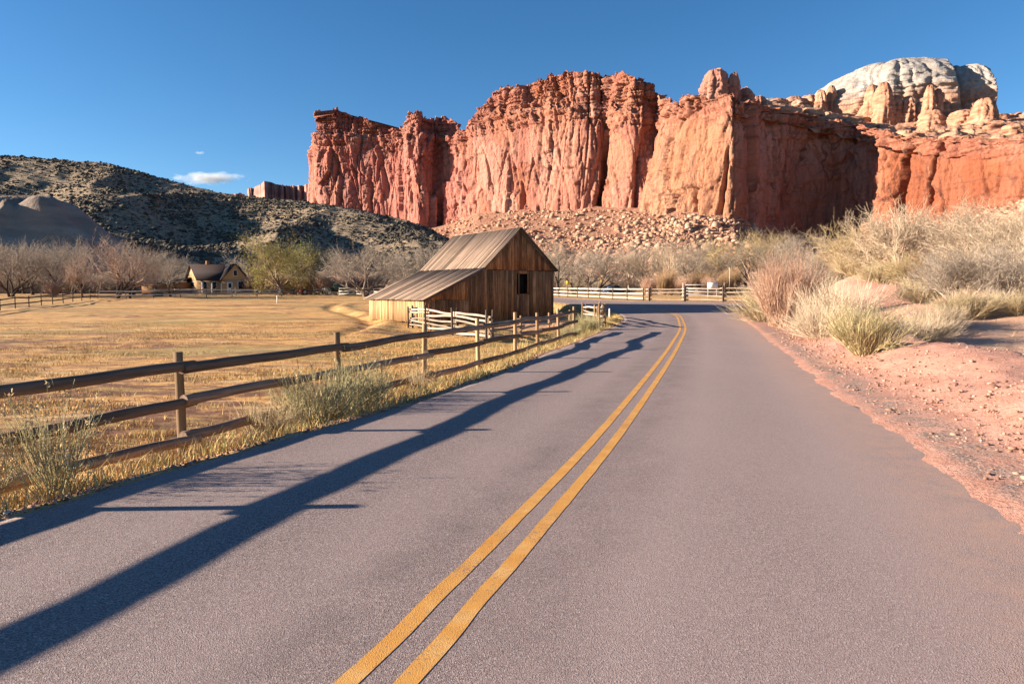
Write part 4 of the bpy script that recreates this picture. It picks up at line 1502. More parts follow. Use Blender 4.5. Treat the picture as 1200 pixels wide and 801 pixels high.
roof_slope('lean_to_roof', XK + 0.02, H_K + 0.035, 0, H_E, 0.30, L_LEAN)
roof_slope('main_roof', XA, H_A, XK, H_K, 0.06)
roof_slope('main_roof', XA, H_A, W_B, H_R, 0.30)
obj('ridge_board', box_mesh('ridge_board', XA - 0.09, XA + 0.09, -0.3, L_B + 0.3, H_A + 0.05, H_A + 0.085), ROOF_B, barn)
for xa, za, xb, zb in ((0, H_E, XK, H_K), (XK, H_K, XA, H_A), (XA, H_A, W_B, H_R)):
    V = [(xa, -0.09, za - 0.13), (xb, -0.09, zb - 0.13), (xb, -0.062, zb - 0.13), (xa, -0.062, za - 0.13), (xa, -0.09, za - 0.01), (xb, -0.09, zb - 0.01), (xb, -0.062, zb - 0.01), (xa, -0.062, za - 0.01)]
    obj('rake_trim', hexa('rake_trim', V), ROOF_B, barn)


# ------------------------------------------------------------------ house beyond the field
STUCCO = m_plain('ochre_stucco', (0.44, 0.275, 0.14), 0.9, 0.15, 1.5)
SHINGLE = m_plain('dark_brown_shingles', (0.035, 0.022, 0.02), 0.9, 0.35, 5.0)
TRIM = m_plain('white_trim', (0.72, 0.68, 0.62), 0.7, 0.08)
GLASSM = NT('dark_window_glass')
GLASS = GLASSM.done((0.02, 0.025, 0.03), 0.08)
BROWNB = m_plain('brown_siding', (0.25, 0.125, 0.05), 0.9, 0.2, 2.0)
hx, hy = -50.6, 110.5
HZ = gz(hx, hy)
house = thing('house', 'small ochre farmhouse with a dark steep roof at the edge of the field', 'house', (hx, hy, HZ), R(38))
house.scale = (1.04, 1.04, 1.0)
FWD, DEP, EAV, RID = 7.0, 7.5, 2.45, 4.85


def hpart(name, me, mat, parent=house, loc=None):
    return obj(name, me, mat, parent, loc=loc)


# local x along the front (to the right), y to the back; front faces -y
hpart('wall', box_mesh('wall', 0, FWD, 0, DEP, -0.3, EAV), STUCCO)
gl = prism('gable', [(0.002, 0, EAV), (0.002, DEP, EAV), (0.002, DEP / 2, RID)], (0.15, 0, 0))
hpart('gable', gl, STUCCO)
hpart('gable', prism('gable', [(FWD - 0.152, 0, EAV), (FWD - 0.152, DEP, EAV), (FWD - 0.152, DEP / 2, RID)], (0.15, 0, 0)), STUCCO)
for s_ in (0, 1):
    ya, yb = (-0.35, DEP / 2) if s_ == 0 else (DEP + 0.35, DEP / 2)
    za = EAV - 0.22
    hpart('roof', hexa('roof', [(-0.35, ya, za), (FWD + 0.3, ya, za), (FWD + 0.3, yb, RID), (-0.35, yb, RID), (-0.35, ya, za + 0.16), (FWD + 0.3, ya, za + 0.16), (FWD + 0.3, yb, RID + 0.16), (-0.35, yb, RID + 0.16)]), SHINGLE)
# front cross gable
GX0, GX1 = 3.2, 7.2
hpart('wall', box_mesh('wall', GX0, GX1, -1.3, 0.4, -0.3, EAV + 0.05), STUCCO)
hpart('gable', prism('gable', [(GX0, -1.3, EAV + 0.05), (GX1, -1.3, EAV + 0.05), ((GX0 + GX1) / 2, -1.3, RID + 0.05)], (0, 0.16, 0)), STUCCO)
for s_ in (0, 1):
    xa, xb = (GX0 - 0.3, (GX0 + GX1) / 2) if s_ == 0 else (GX1 + 0.3, (GX0 + GX1) / 2)
    za = EAV - 0.22
    hpart('roof', hexa('roof', [(xa, -1.6, za), (xb, -1.6, RID + 0.05), (xb, DEP / 2, RID + 0.05), (xa, DEP / 2, za), (xa, -1.6, za + 0.14), (xb, -1.6, RID + 0.19), (xb, DEP / 2, RID + 0.19), (xa, DEP / 2, za + 0.14)]), SHINGLE)


def window_part(x0, x1, z0, z1, y, parent=house, axis='y'):
    f = 0.09
    if axis == 'y':
        fr = hpart('window', box_mesh('window', x0 - f, x1 + f, y - 0.05, y - 0.005, z0 - f, z1 + f), TRIM)
        hpart('pane', box_mesh('pane', x0, x1, y - 0.07, y - 0.052, z0, z1), GLASS, fr)
    else:
        fr = hpart('window', box_mesh('window', y - 0.05, y - 0.005, x0 - f, x1 + f, z0 - f, z1 + f), TRIM)
        hpart('pane', box_mesh('pane', y - 0.07, y - 0.052, x0, x1, z0, z1), GLASS, fr)


window_part(0.7, 1.2, 0.9, 2.0, 0.0)
window_part(2.1, 2.6, 0.9, 2.0, 0.0)
window_part(5.6, 6.5, 0.9, 2.1, -1.3)
window_part(4.95, 5.45, 3.1, 3.9, -1.3)
window_part(2.6, 4.2, 1.2, 2.0, 0.0, axis='x')
d_ = hpart('door', box_mesh('door', 3.9, 4.75, -1.35, -1.305, 0.0, 2.0), TRIM)
hpart('pane', box_mesh('pane', 4.1, 4.55, -1.37, -1.352, 1.1, 1.8), GLASS, d_)
# lean-to wing at the back left
hpart('wing_wall', box_mesh('wing_wall', -2.8, -0.002, DEP - 3.2, DEP + 2.5, -0.3, 2.0), BROWNB)
hpart('wing_roof', hexa('wing_roof', [(-3.0, DEP - 3.4, 1.95), (0, DEP - 3.4, 2.7), (0, DEP + 2.7, 2.7), (-3.0, DEP + 2.7, 1.95), (-3.0, DEP - 3.4, 2.07), (0, DEP - 3.4, 2.82), (0, DEP + 2.7, 2.82), (-3.0, DEP + 2.7, 2.07)]), SHINGLE)
hpart('chimney', box_mesh('chimney', 2.2, 2.7, DEP / 2 - 0.1, DEP / 2 + 0.4, RID - 0.3, RID + 0.75), BROWNB)
for px_ in (0.2, 1.6, 3.0):
    hpart('porch_post', box_mesh('porch_post', px_, px_ + 0.12, -1.25, -1.13, -0.3, 1.95), TRIM)
hpart('porch_floor', box_mesh('porch_floor', 0.0, 3.19, -1.3, -0.01, -0.3, 0.05), BROWNB)

# sheds
sx, sy = -46.0 * 1.0, 112.5
shed = thing('shed', 'dark open wooden shed just right of the ochre house', 'shed', (-43.9, 113.0, gz(-43.9, 113.0)), R(10))
for x_ in (0, 2.4):
    for y_ in (0, 1.8):
        obj('post', box_mesh('post', x_, x_ + 0.14, y_, y_ + 0.14, -0.2, 2.0), DARK_W, shed)
obj('back_wall', box_mesh('back_wall', 0.142, 2.398, 1.85, 1.9, 0, 1.9), DARK_W, shed)
obj('roof', hexa('roof', [(-0.3, -0.3, 2.0), (2.8, -0.3, 2.0), (2.8, 2.2, 2.35), (-0.3, 2.2, 2.35), (-0.3, -0.3, 2.1), (2.8, -0.3, 2.1), (2.8, 2.2, 2.45), (-0.3, 2.2, 2.45)]), SHINGLE, shed)
obj('work_bench', box_mesh('work_bench', 0.3, 2.2, 0.9, 1.5, 0.75, 0.85), DARK_W, shed)
shed2 = thing('shed', 'low red-brown log outbuilding under the bare trees left of the house', 'shed', (-59.5, 110.0, gz(-59.5, 110)), R(12))
obj('wall', box_mesh('wall', 0, 4.2, 0, 3.0, -0.3, 1.7), BROWNB, shed2)
obj('roof', hexa('roof', [(-0.3, -0.3, 1.7), (4.5, -0.3, 1.7), (4.5, 3.3, 2.1), (-0.3, 3.3, 2.1), (-0.3, -0.3, 1.82), (4.5, -0.3, 1.82), (4.5, 3.3, 2.22), (-0.3, 3.3, 2.22)]), SHINGLE, shed2)
obj('door', box_mesh('door', 1.6, 2.4, -0.04, -0.004, -0.1, 1.5), DARK_W, shed2)

# ------------------------------------------------------------------ small things in the distance
GREENP = m_plain('faded_green_paint', (0.05, 0.075, 0.05), 0.5, 0.2)
RUBBER = m_plain('tyre_rubber', (0.02, 0.02, 0.02), 0.9, 0.2)
METAL = m_plain('galvanised_metal', (0.5, 0.5, 0.5), 0.45, 0.15)
REDP = m_plain('rusty_red_paint', (0.32, 0.06, 0.035), 0.7, 0.25)
YELP = m_plain('yellow_sign_paint', (0.7, 0.42, 0.03), 0.6, 0.08)
WHITEP = m_plain('white_paint', (0.74, 0.72, 0.68), 0.6, 0.08)
BLUEP = m_plain('dark_blue_car_paint', (0.02, 0.03, 0.07), 0.25, 0.1)


def wheel(parent, x, y, z, r, w_):
    V, F = tubes(np.array([[[0, -w_ / 2, 0], [0, -w_ / 2 + 1e-3, 0], [0, w_ / 2 - 1e-3, 0], [0, w_ / 2, 0]]]), np.array([[r * 0.6, r, r, r * 0.6]]), 18)
    t_ = obj('wheel', mesh_np('wheel', V, F, False), RUBBER, parent, loc=(x, y, z))
    V, F = tubes(np.array([[[0, -w_ / 2 - 0.01, 0], [0, -w_ / 2 - 0.009, 0], [0, w_ / 2 + 0.009, 0], [0, w_ / 2 + 0.01, 0]]]), np.array([[0.001, r * 0.58, r * 0.58, 0.001]]), 14)
    obj('hubcap', mesh_np('hubcap', V, F), METAL, t_)


tk = thing('pickup_truck', 'old dark green pickup truck parked under the bare tree by the barn', 'truck', (-26.6, 104.5, gz(-26.6, 104.5)), R(-152))
obj('chassis', box_mesh('chassis', -2.1, 2.2, -0.75, 0.75, 0.45, 0.62), RUBBER, tk)
obj('bonnet', hexa('bonnet', [(0.75, -0.6, 0.62), (2.1, -0.45, 0.62), (2.1, 0.45, 0.62), (0.75, 0.6, 0.62), (0.75, -0.55, 1.22), (2.05, -0.38, 1.1), (2.05, 0.38, 1.1), (0.75, 0.55, 1.22)]), GREENP, tk)
cab = obj('cab', hexa('cab', [(-0.55, -0.78, 0.62), (0.75, -0.74, 0.62), (0.75, 0.74, 0.62), (-0.55, 0.78, 0.62), (-0.45, -0.66, 1.85), (0.45, -0.64, 1.85), (0.45, 0.64, 1.85), (-0.45, 0.66, 1.85)]), GREENP, tk)
obj('windscreen', hexa('windscreen', [(0.70, -0.56, 1.27), (0.715, -0.56, 1.27), (0.715, 0.56, 1.27), (0.70, 0.56, 1.27), (0.515, -0.53, 1.75), (0.53, -0.53, 1.75), (0.53, 0.53, 1.75), (0.515, 0.53, 1.75)]), GLASS, cab)
bed = obj('bed', box_mesh('bed', -2.1, -0.6, -0.75, 0.75, 0.64, 0.72), GREENP, tk)
for y_ in (-0.78, 0.73):
    obj('bed_side', box_mesh('bed_side', -2.1, -0.6, y_, y_ + 0.05, 0.722, 1.15), GREENP, tk)
obj('tailgate', box_mesh('tailgate', -2.15, -2.102, -0.78, 0.78, 0.66, 1.15), GREENP, tk)
for x_ in (-1.35, 1.45):
    for y_ in (-0.72, 0.72):
        wheel(tk, x_, y_, 0.38, 0.38, 0.2)
        obj('mudguard', hexa('mudguard', [(x_ - 0.5, y_ - 0.15, 0.55), (x_ + 0.5, y_ - 0.15, 0.55), (x_ + 0.5, y_ + 0.15, 0.55), (x_ - 0.5, y_ + 0.15, 0.55), (x_ - 0.3, y_ - 0.13, 0.86), (x_ + 0.3, y_ - 0.13, 0.86), (x_ + 0.3, y_ + 0.13, 0.86), (x_ - 0.3, y_ + 0.13, 0.86)]), GREENP, tk)
for y_ in (-0.52, 0.52):
    V, F = tubes(np.array([[[2.05, y_, 0.95], [2.1, y_, 0.95], [2.16, y_, 0.95], [2.17, y_, 0.95]]]), np.array([[0.05, 0.1, 0.1, 0.0]]), 12)
    obj('headlight', mesh_np('headlight', V, F), METAL, tk)


def picnic_table(x, y, rz, label):
    t_ = thing('picnic_table', label, 'table', (x, y, gz(x, y)), rz)
    for i in range(4):
        obj('tabletop_plank', box_mesh('tabletop_plank', -0.95, 0.95, -0.36 + i * 0.185, -0.36 + i * 0.185 + 0.17, 0.72, 0.765), GREY_W, t_)
    for s_ in (-1, 1):
        obj('bench', box_mesh('bench', -0.95, 0.95, s_ * 0.72 - 0.13, s_ * 0.72 + 0.13, 0.42, 0.465), GREY_W, t_)
        for e in (-0.65, 0.65):
            obj('leg', hexa('leg', [(e - 0.04, s_ * 0.62 - 0.04, -0.03), (e + 0.04, s_ * 0.62 - 0.04, -0.03), (e + 0.04, s_ * 0.62 + 0.04, -0.03), (e - 0.04, s_ * 0.62 + 0.04, -0.03), (e - 0.04, s_ * 0.25 - 0.04, 0.715), (e + 0.04, s_ * 0.25 - 0.04, 0.715), (e + 0.04, s_ * 0.25 + 0.04, 0.715), (e - 0.04, s_ * 0.25 + 0.04, 0.715)]), DARK_W, t_)


picnic_table(-34.5, 105.8, 0.2, 'weathered picnic table right under the leafing green tree')
picnic_table(-29.6, 105.6, -0.3, 'weathered picnic table between the red cart and the green truck')
ct = thing('farm_cart', 'small red farm cart standing by the picnic tables', 'cart', (-32.0, 105.4, gz(-32, 105.4)), 0.5)
obj('tray', box_mesh('tray', -0.8, 0.8, -0.5, 0.5, 0.5, 0.58), REDP, ct)
for y_ in (-0.5, 0.46):
    obj('side_board', box_mesh('side_board', -0.8, 0.8, y_, y_ + 0.04, 0.582, 0.95), REDP, ct)
for y_ in (-0.6, 0.6):
    wheel(ct, 0.0, y_, 0.42, 0.42, 0.1)
obj('draw_bar', box_mesh('draw_bar', 0.8, 2.0, -0.04, 0.04, 0.45, 0.52), DARK_W, ct)

tr_ = thing('water_trough', 'oval dark water trough at the field edge near the house', 'trough', (-51.5, 99.5, gz(-51.5, 99.5)), 0.1)
V, F = tubes(np.array([[[0, 0, -0.1], [0, 0, 0.0], [0, 0, 0.62], [0, 0, 0.6]]]), np.array([[0.7, 0.72, 0.75, 0.70]]), 20)
o = obj('tank', mesh_np('tank', V, F), GREENP, tr_)
o.scale = (1.0, 0.6, 1)
V, F = tubes(np.array([[[0, 0, 0.50], [0, 0, 0.51], [0, 0, 0.52], [0, 0, 0.521]]]), np.array([[0.69, 0.69, 0.69, 0.0]]), 20)
o = obj('water', mesh_np('water', V, F), GLASS, tr_)
o.scale = (1.0, 0.6, 1)

mk = thing('marker_post', 'short white marker post alone in the hayfield', 'marker', (-26.6, 77.5, gz(-26.6, 77.5)))
obj('stake', log_mesh('stake', 0.85, 0.07, 2.0, 10, 6, 0.0), WHITEP, mk, loc=(0, 0, -0.1))
obj('cap', box_mesh('cap', -0.08, 0.08, -0.08, 0.08, 0.752, 0.80), WHITEP, mk)
mk = thing('marker_post', 'short white delineator post at the inside of the road bend', 'marker', (6.2, 43.4, gz(6.2, 43.4)))
obj('stake', log_mesh('stake', 0.75, 0.05, 4.0, 10, 6, 0.0), WHITEP, mk, loc=(0, 0, -0.1))
obj('reflector', box_mesh('reflector', -0.035, 0.035, -0.065, -0.053, 0.45, 0.58), METAL, mk)


def sign(name, label, x, y, w_, h_, zc, mat, post_mat, n_posts=1, rot=0.0):
    s_ = thing(name, label, 'sign', (x, y, gz(x, y)), rot)
    for i in range(n_posts):
        xx = 0 if n_posts == 1 else (-w_ / 2 + 0.1 + i * (w_ - 0.2))
        obj('post', box_mesh('post', xx - 0.04, xx + 0.04, 0.0, 0.08, -0.3, zc + h_ / 2 - 0.05), post_mat, s_)
    obj('panel', box_mesh('panel', -w_ / 2, w_ / 2, -0.03, -0.004, zc - h_ / 2, zc + h_ / 2), mat, s_)


sign('road_sign', 'small yellow road sign near the barn roof edge across the paddock', 8.8, 108, 0.5, 0.5, 1.9, YELP, DARK_W)
sign('road_sign', 'small yellow sign on the shed beyond the paddock trees', 14.4, 110, 0.35, 0.7, 2.0, YELP, DARK_W)
sign('notice_board', 'white notice panel on the metal gate behind the log fence', 24.3, 83.0, 1.25, 0.75, 1.45, WHITEP, METAL, 2)
gt = thing('metal_gate', 'grey tube gate behind the pale log fence', 'gate', (21.0, 84.0, gz(21.0, 84.0)))
for zz_ in (0.4, 0.75, 1.1, 1.5):
    obj('gate_bar', box_mesh('gate_bar', 0.1, 5.0, -0.03, 0.03, zz_, zz_ + 0.07), METAL, gt)
for xx in (0.0, 5.05):
    obj('gate_post', log_mesh('gate_post', 2.1, 0.08, xx + 1, 10, 6, 0.0), GREY_W, gt, loc=(xx, 0, -0.3))
pl = thing('utility_pole', 'slender pale pole standing among the bare trees', 'pole', (29.2, 92.0, gz(29.2, 92.0)))
obj('shaft', log_mesh('shaft', 4.0, 0.06, 3.0, 10, 10, 0.0, 0.3), GREY_W, pl, loc=(0, 0, -0.3))
obj('cap', box_mesh('cap', -0.1, 0.1, -0.1, 0.1, 3.702, 3.76), METAL, pl)

car = thing('parked_car', 'dark blue car parked under the trees beyond the paddock', 'car', (16.0, 106.0, gz(16, 106)), R(8))
obj('body', hexa('body', [(-2.1, -0.85, 0.3), (2.1, -0.85, 0.3), (2.1, 0.85, 0.3), (-2.1, 0.85, 0.3), (-2.05, -0.8, 0.9), (2.0, -0.8, 0.85), (2.0, 0.8, 0.85), (-2.05, 0.8, 0.9)]), BLUEP, car)
cb = obj('cabin', hexa('cabin', [(-1.6, -0.76, 0.88), (1.0, -0.76, 0.88), (1.0, 0.76, 0.88), (-1.6, 0.76, 0.88), (-1.1, -0.62, 1.42), (0.35, -0.62, 1.42), (0.35, 0.62, 1.42), (-1.1, 0.62, 1.42)]), BLUEP, car)
obj('side_window', hexa('side_window', [(-1.25, -0.775, 0.95), (0.7, -0.775, 0.95), (0.7, -0.74, 0.95), (-1.25, -0.74, 0.95), (-1.0, -0.66, 1.35), (0.3, -0.66, 1.35), (0.3, -0.63, 1.35), (-1.0, -0.63, 1.35)]), GLASS, cb)
for x_ in (-1.35, 1.35):
    for y_ in (-0.78, 0.78):
        wheel(car, x_, y_, 0.33, 0.33, 0.2)

# ------------------------------------------------------------------ trees
def unit(v):
    return v / (np.linalg.norm(v, axis=-1, keepdims=True) + 1e-9)


def grow(rng, start, dirs, length, rad, k=4, wig=0.12, lift=0.0):
    """polylines from start along dirs with wander"""
    n = len(start)
    P = np.zeros((n, k, 3))
    P[:, 0] = start
    d = dirs.copy()
    for i in range(1, k):
        d = unit(d + rng.normal(0, wig, (n, 3)) + np.array([0, 0, lift]))
        P[:, i] = P[:, i - 1] + d * (length / (k - 1))[:, None]
    rr = rad[:, None] * np.linspace(1, 0.62, k)[None]
    return P, rr, d


def children(rng, P, rr, nc, t0, spread, lscale, rscale, length, up=0.15, min_r=0.008):
    n, k, _ = P.shape
    t = rng.uniform(t0, 1.0, (n, nc))
    t[:, 0] = 1.0
    idx = t * (k - 1)
    i = np.clip(idx.astype(int), 0, k - 2)
    f = (idx - i)[..., None]
    rows = np.arange(n)[:, None]
    st = P[rows, i] * (1 - f) + P[rows, i + 1] * f
    d = unit(P[rows, i + 1] - P[rows, i])
    r0 = rr[rows, i]
    side = unit(np.cross(d, rng.normal(size=(n, nc, 3))))
    ang = rng.uniform(spread[0], spread[1], (n, nc, 1))
    ang[:, 0] *= 0.45
    nd = unit(d * np.cos(ang) + side * np.sin(ang) + np.array([0, 0, up]))
    L = (length[:, None] * rng.uniform(lscale[0], lscale[1], (n, nc)))
    R_ = np.maximum(r0 * rng.uniform(rscale[0], rscale[1], (n, nc)), min_r)
    return st.reshape(-1, 3), nd.reshape(-1, 3), L.ravel(), R_.ravel()


def make_tree(seed, height, stems=1, trunk_h=0.18, counts=(5, 5, 4, 4, 5), spread=(0.35, 0.95), up=0.12, twig=0.012, trunk_r=0.22, leaf=0, leaf_size=0.10, first=(0.42, 0.55), droop=0.0):
    rng = np.random.default_rng(seed)
    st = rng.normal(0, 0.12 * (stems > 1), (stems, 3)) * np.array([1, 1, 0])
    di = unit(np.stack([rng.normal(0, 0.12 + 0.25 * (stems > 1), stems), rng.normal(0, 0.12 + 0.25 * (stems > 1), stems), np.ones(stems)], 1))
    L = np.full(stems, height * trunk_h) * rng.uniform(0.85, 1.2, stems)
    Rr = np.full(stems, trunk_r / math.sqrt(stems))
    P, rr, _ = grow(rng, st - np.array([0, 0, 0.25]), di, L + 0.25, Rr, 5, 0.08)
    rr[:, 0] *= 1.35
    trunk = [tubes(P, rr, 10)]
    crown = []
    L = np.full(stems, height * 0.5)
    last = None
    for lev, nc in enumerate(counts):
        ls = first if lev == 0 else (0.55, 0.85)
        if lev == 0:
            s_, d_, l_, r_ = children(rng, P, rr, nc, 0.70, (0.3, 0.85), (0.75, 1.05), (0.60, 0.80), np.full(stems, height * 0.46), 0.15)
        else:
            s_, d_, l_, r_ = children(rng, P, rr, nc, 0.25, spread, (0.50, 0.82), (0.50, 0.70), L, up if lev < 3 else up * 0.6 - droop, twig * (1.0 if lev > 2 else 1.6))
        L = l_
        P, rr, _ = grow(rng, s_, d_, l_, r_, 4 if lev < 4 else 3, 0.13 + 0.02 * lev, 0.02)
        sides = 8 if lev == 0 else (5 if lev == 1 else 3)
        (trunk if lev == 0 else crown).append(tubes(P, rr, sides))
        last = P
    # finest twigs
    s_, d_, l_, r_ = children(rng, last, np.full(last.shape[:2], twig), 2, 0.2, (0.3, 0.9), (0.5, 0.9), (0.7, 0.9), L, up * 0.5 - droop, twig * 0.7)
    P, rr, _ = grow(rng, s_, d_, l_, r_ * 0.9, 2, 0.1)
    crown.append(tubes(P, rr, 3))
    Vt, Ft = join_np(trunk)
    Vc, Fc = join_np(crown)
    # normalise the height
    top = np.percentile(Vc[:, 2], 99.8)
    s = height / top
    tm = mesh_np('trunk', Vt * s, Ft, True)
    cm = mesh_np('crown', Vc * s, Fc)
    lm = None
    if leaf:
        tips = P[:, 1] * s
        pick = rng.integers(0, len(tips), leaf)
        c = tips[pick] + rng.normal(0, 0.12, (leaf, 3))
        a = unit(rng.normal(size=(leaf, 3))) * leaf_size
        b = unit(np.cross(a, rng.normal(size=(leaf, 3)))) * leaf_size * 0.6
        V = np.stack([c - a, c - b, c + a, c + b], 1).reshape(-1, 3)
        lm = mesh_np('leaves', V, np.arange(leaf * 4).reshape(-1, 4))
    return tm, cm, lm


BARK = m_plain('grey_brown_bark', (0.16, 0.115, 0.085), 0.95, 0.35, 4.0)
BARK_D = m_plain('dark_bark', (0.075, 0.052, 0.042), 0.95, 0.35, 4.0)
BARK_P = m_plain('pale_bark', (0.42, 0.34, 0.27), 0.95, 0.25, 4.0)
TW_GREY = m_twig('grey_tan_twigs', (0.20, 0.155, 0.12), (0.46, 0.37, 0.29))
TW_PINK = m_twig('pinkish_twigs', (0.22, 0.145, 0.11), (0.50, 0.35, 0.27))
TW_PALE = m_twig('pale_twigs', (0.30, 0.22, 0.15), (0.60, 0.46, 0.33))
TW_YEL = m_twig('yellowish_twigs', (0.26, 0.185, 0.095), (0.52, 0.39, 0.21))
TW_RUST = m_twig('rust_twigs', (0.22, 0.125, 0.065), (0.44, 0.29, 0.16))
LEAF_Y = m_twig('young_green_leaves', (0.19, 0.18, 0.03), (0.42, 0.38, 0.08))
LEAF_G = m_twig('olive_leaves', (0.07, 0.085, 0.025), (0.18, 0.19, 0.06))

PROT = [make_tree(101, 9.0, 1, 0.26, (4, 4, 4, 4, 4), trunk_r=0.32, twig=0.015), make_tree(102, 9.0, 2, 0.20, (3, 4, 4, 4, 3), trunk_r=0.40, twig=0.015), make_tree(103, 8.5, 3, 0.18, (3, 4, 4, 3, 3), trunk_r=0.40, twig=0.015), make_tree(104, 10.0, 1, 0.30, (5, 4, 4, 4, 3), (0.3, 0.8), 0.2, trunk_r=0.32, twig=0.015), make_tree(105, 8.0, 1, 0.22, (5, 4, 4, 4, 3), (0.4, 1.0), 0.10, trunk_r=0.30, twig=0.015)]
LEAFY = make_tree(201, 9.5, 2, 0.18, (4, 4, 4, 4, 4), (0.4, 1.05), 0.08, 0.012, 0.42, 9000, 0.075)
LEAFY2 = make_tree(202, 7.0, 1, 0.28, (5, 4, 4, 4, 3), (0.4, 1.0), 0.10, 0.012, 0.22, 6000, 0.075)
BUSHT = [make_tree(301, 5.0, 5, 0.08, (3, 4, 4, 3, 3), (0.25, 0.85), 0.14, 0.011, 0.28), make_tree(302, 4.5, 6, 0.08, (3, 4, 3, 4, 2), (0.3, 1.0), 0.10, 0.011, 0.26)]


def tree(proto, x, y, h, base_h, rz, label, mats, group=None, name='bare_tree', cat='tree', widen=1.0):
    z = gz(x, y)
    t = thing(name, label, cat, (x, y, z - 0.05), rz, group)
    s = h / base_h
    for nm, me, mt in zip(('trunk', 'crown', 'leaves'), proto, mats):
        if me is None:
            continue
        o = obj(nm, me, mt, t)
        o.scale = (s * widen, s * widen, s)
    return t


def at(px, Y):
    return float(ray(px, 340)[0] * Y), float(Y)


tr_rng = random.Random(31)
# row of bare trees left of the house
row = [(-60, 96, 8.6, 0, TW_GREY), (-22, 104, 8.0, 1, TW_GREY), (12, 98, 7.8, 2, TW_GREY), (38, 108, 8.4, 4, TW_GREY), (62, 101, 8.4, 1, TW_GREY), (84, 112, 9.2, 3, TW_GREY), (156, 107, 8.6, 0, TW_GREY), (178, 119, 8.0, 4, TW_GREY),
       (-8, 122, 9.2, 0, TW_GREY), (28, 126, 9.6, 3, TW_GREY), (98, 124, 9.6, 1, TW_GREY), (66, 130, 9.8, 2, TW_GREY), (168, 128, 9.0, 2, TW_GREY), (190, 131, 8.6, 1, TW_GREY)]
for px_, Y_, h_, p_, m_ in row:
    x, y = at(px_, Y_)
    tree(PROT[p_], x, y, h_, (9, 9, 8.5, 10, 8)[p_], tr_rng.uniform(0, 6), 'bare grey tree in the grove at the left of the house', (BARK_D, m_), 'bare trees left of the house', widen=1.1)
x, y = at(137, 92)
tree(PROT[1], x, y, 8.9, 9, 1.0, 'big spreading bare tree with pinkish twigs behind the dark field fence', (BARK_D, TW_PINK), widen=1.15)
x, y = at(96, 93)
tree(PROT[4], x, y, 5.6, 8, 4.0, 'smaller bare tree with pinkish twigs at the fence corner', (BARK, TW_PINK))
x, y = at(152, 93)
tree(PROT[0], x, y, 6.0, 9, 2.0, 'slim bare tree beside the spreading pinkish tree', (BARK_D, TW_PINK))
x, y = at(200, 98)
tree(PROT[0], x, y, 6.6, 9, 3.4, 'bare tree standing in front of the left end of the house', (BARK_D, TW_GREY))
x, y = at(330, 104)
tree(LEAFY, x, y, 9.4, 9.5, 0.6, 'wide tree just coming into yellow-green leaf right of the house', (BARK, TW_YEL, LEAF_Y), name='leafing_tree', widen=1.05)
x, y = at(344, 112)
tree(LEAFY2, x, y, 8.0, 7.0, 2.0, 'smaller leafing tree behind the wide yellow-green tree', (BARK_D, TW_GREY, LEAF_Y), name='leafing_tree', widen=1.2)
x, y = at(370, 110)
tree(LEAFY2, x, y, 8.4, 7.0, 4.4, 'olive-green young tree beside the picnic tables', (BARK, TW_GREY, LEAF_G), name='leafing_tree', widen=1.2)
x, y = at(429, 98)
tree(PROT[2], x, y, 7.8, 8.5, 5.1, 'bare tree with forked trunks beside the white fence and barn', (BARK, TW_GREY), widen=1.25)
for px_, Y_, h_, p_ in ((398, 126, 8.6, 0), (448, 128, 8.2, 4), (472, 118, 7.6, 1), (496, 112, 8.6, 3), (520, 116, 9.2, 0), (545, 120, 8.6, 2), (285, 124, 7.6, 1), (410, 134, 8.0, 3)):
    x, y = at(px_, Y_)
    tree(PROT[p_], x, y, h_, (9, 9, 8.5, 10, 8)[p_], tr_rng.uniform(0, 6), 'bare grey tree behind the barn roof and the white fence', (BARK_D, TW_GREY), 'bare trees behind the barn', widen=1.1)
# grove between the barn and the red bush
grove = [(655, 104, 9.4, 0, TW_GREY, BARK_D), (672, 118, 8.6, 1, TW_GREY, BARK_D), (697, 108, 9.2, 1, TW_GREY, BARK_D), (718, 124, 9.2, 3, TW_GREY, BARK), (738, 112, 9.0, 3, TW_GREY, BARK_P), (757, 121, 9.2, 4, TW_GREY, BARK_D),
         (776, 106, 9.6, 2, TW_PALE, BARK_P), (800, 116, 9.4, 0, TW_PALE, BARK), (829, 104, 9.6, 1, TW_GREY, BARK_D), (852, 116, 10.4, 4, TW_YEL, BARK_D), (872, 106, 10.0, 0, TW_YEL, BARK_D), (893, 118, 10.4, 3, TW_YEL, BARK_D),
         (926, 102, 9.0, 2, TW_GREY, BARK_D), (952, 112, 9.6, 1, TW_PALE, BARK_D), (980, 98, 8.4, 4, TW_PALE, BARK_D), (640, 126, 9.0, 3, TW_GREY, BARK_D), (690, 132, 9.4, 0, TW_GREY, BARK_D), (820, 128, 9.4, 2, TW_GREY, BARK_D), (910, 126, 10.0, 0, TW_YEL, BARK_D)]
for px_, Y_, h_, p_, m_, b_ in grove:
    x, y = at(px_, Y_)
    lab = {id(TW_GREY): 'bare grey-twigged tree in the grove beyond the paddock fence', id(TW_PALE): 'bare pale-twigged tree in the grove beyond the paddock fence', id(TW_YEL): 'bare yellowish-twigged tree beyond the log fence'}[id(m_)]
    grp = {id(TW_GREY): 'grey trees beyond the paddock', id(TW_PALE): 'pale trees beyond the paddock', id(TW_YEL): 'yellowish trees beyond the log fence'}[id(m_)]
    tree(PROT[p_], x, y, h_ * 0.92, (9, 9, 8.5, 10, 8)[p_], tr_rng.uniform(0, 6), lab, (b_, m_), grp, widen=1.15)

